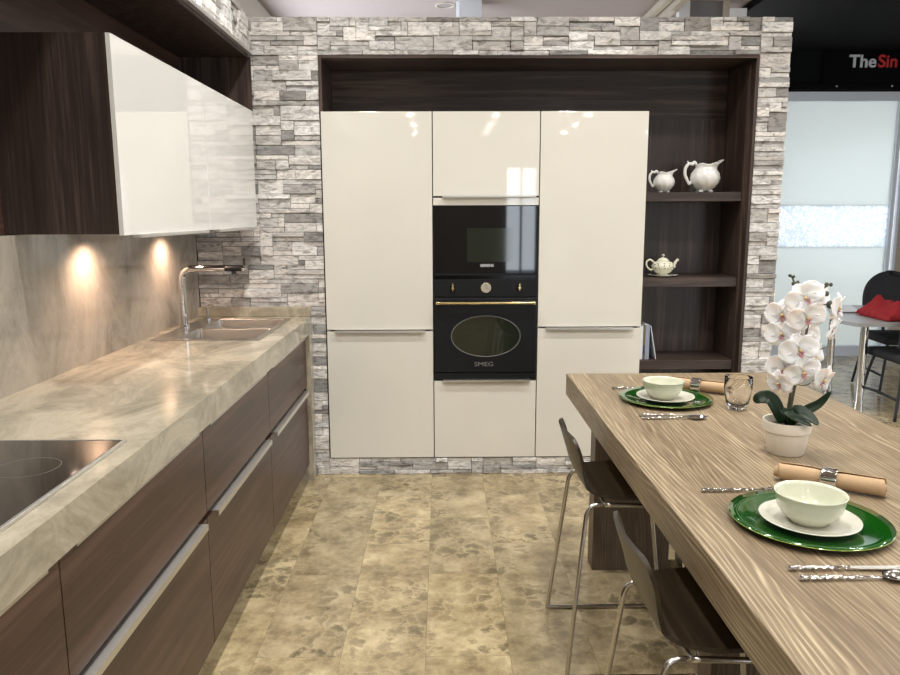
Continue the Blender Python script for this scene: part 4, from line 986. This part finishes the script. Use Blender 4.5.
# ceiling lights
def downlight(x, y, lit=True):
    t = thing('ceiling_downlight', 'round lit recessed spotlight in the showroom ceiling in front of the stone wall' if lit else 'round unlit recessed spotlight in the ceiling above the stone wall', 'ceiling light', (x, y, CEIL), 'recessed ceiling spotlights' if lit else None)
    MB().lathe([(0.066, 0), (0.085, 0), (0.085, -.006), (0.070, -.009), (0.066, -.006)], (x, y, CEIL - .0005), 32, closed=True).build('ring', M['beige_paint'], t, 'auto')
    MB().lathe([(0, 0), (0.065, 0), (0.065, -.003), (0, -.003)], (x, y, CEIL - .0005), 32).build('lens', M['lens'] if lit else M['lens_off'], t)
downlight(0.035, 6.62, False)

# far meeting table and what stands by it
t = thing('meeting_table', 'grey meeting table on chrome legs behind the dining table', 'table', (3.7, 6.0, 0))
MB().poly([(3.12, 5.50), (4.70, 5.50), (4.70, 6.62), (3.46, 6.62), (3.06, 5.72)], 0.722, 0.75).build('tabletop', M['grey_top'], t)
for (x, y) in ((3.36, 5.82), (3.42, 6.42), (4.5, 5.82), (4.5, 6.42)):
    MB().tube([(x, y, 0.0), (x, y, 0.06), (x, y, 0.0601), (x, y, 0.7215)], [0.036, 0.036, 0.030, 0.030], 24).build('leg', M['chrome'], t, 'auto')
t = thing('folder', 'thin white folder with a dark edge lying on the grey meeting table', 'folder', (3.5, 6.2, .75))
MB().poly([(3.25, 6.08), (3.48, 6.08), (3.62, 6.50), (3.46, 6.55)], 0.7505, 0.757).build('back_cover', M['black'], t)
MB().poly([(3.26, 6.09), (3.475, 6.09), (3.61, 6.50), (3.46, 6.54)], 0.7572, 0.764).build('sheets', M['paper'], t)
# red cloth: crumpled heap
def clf(u_, v_):
    x = 3.38 + 0.95 * u_; y = 5.56 + 0.48 * v_
    e = min(1, 5 * u_ * 1.2, 5 * (1 - u_), 5 * v_, 5 * (1 - v_)); e = max(0, e)
    f = 0.35 + 0.5 * noise.noise(Vector((x * 5, y * 4, 2))) + 0.35 * abs(noise.noise(Vector((x * 14, y * 10, 5))))
    x += 0.05 * noise.noise(Vector((v_ * 6, 0, 1))) * (1 - e); y += 0.05 * noise.noise(Vector((u_ * 8, 3, 1))) * (1 - e)
    return Vector((x, y, 0.755 + (0.05 + 0.15 * f) * (e ** .5) + 0.02 * u_ * e))
tag(MB().grid(clf, 60, 40, 0.003).build('red_cloth', M['red'], None, True, loc=(3.8, 5.8, .751)), 'crumpled red cloth heaped on the grey meeting table', 'cloth')

def office_chair(cx, cy, rot, label):
    t = thing('black_chair', label, 'chair', (cx, cy, 0), 'black chairs around the meeting table')
    Pt = lambda x, y, z: Vector((cx + x, cy + y, z))
    # seat
    MB().box(cx - .25, cx + .25, cy - .24, cy + .24, .44, .51, .03, 4).build('seat', M['black_fabric'], t, 'auto')
    def fn(u_, v_):
        k = v_ * 2 - 1; z = .56 + .49 * u_; ww = 0.25 * (1 - max(0, (u_ - .45) / .55) ** 2.4) ** .5 if u_ < 1 else 0.02
        ww = max(ww, 0.02)
        return Pt(k * ww, .25 + .06 * u_ - .05 * k * k, z)
    MB().grid(fn, 22, 14, 0.035).build('backrest', M['black_fabric'], t, True)
    MB().tube(smooth_path([Pt(0, .10, .43), Pt(0, .26, .42), Pt(0, .31, .50), Pt(0, .315, .72)], 5), 0.014, 10).build('back_support', M['black'], t, True)
    for sx_ in (-1, 1):
        for (y0, y1) in ((-.18, -.24), (.18, .26)):
            MB().tube(smooth_path([Pt(sx_ * .20, y0, .445), Pt(sx_ * .225, (y0 + y1) / 2, .30), Pt(sx_ * .265, y1, .012)], 5), 0.0115, 10).build('leg', M['black'], t, True)
    MB().tube(smooth_path([Pt(-.245, -.215, .17), Pt(-.27, 0, .19), Pt(-.245, .225, .17)], 6), 0.011, 10).build('side_rail', M['black'], t, True)
    MB().tube(smooth_path([Pt(.245, -.215, .17), Pt(.27, 0, .19), Pt(.245, .225, .17)], 6), 0.011, 10).build('side_rail', M['black'], t, True)
    t.rotation_euler = (0, 0, rot); return t
office_chair(4.08, 6.50, R(-4), 'black upholstered chair behind the red cloth, high back rising over the table')
office_chair(3.67, 5.66, R(180), 'black chair tucked under the front of the grey meeting table')
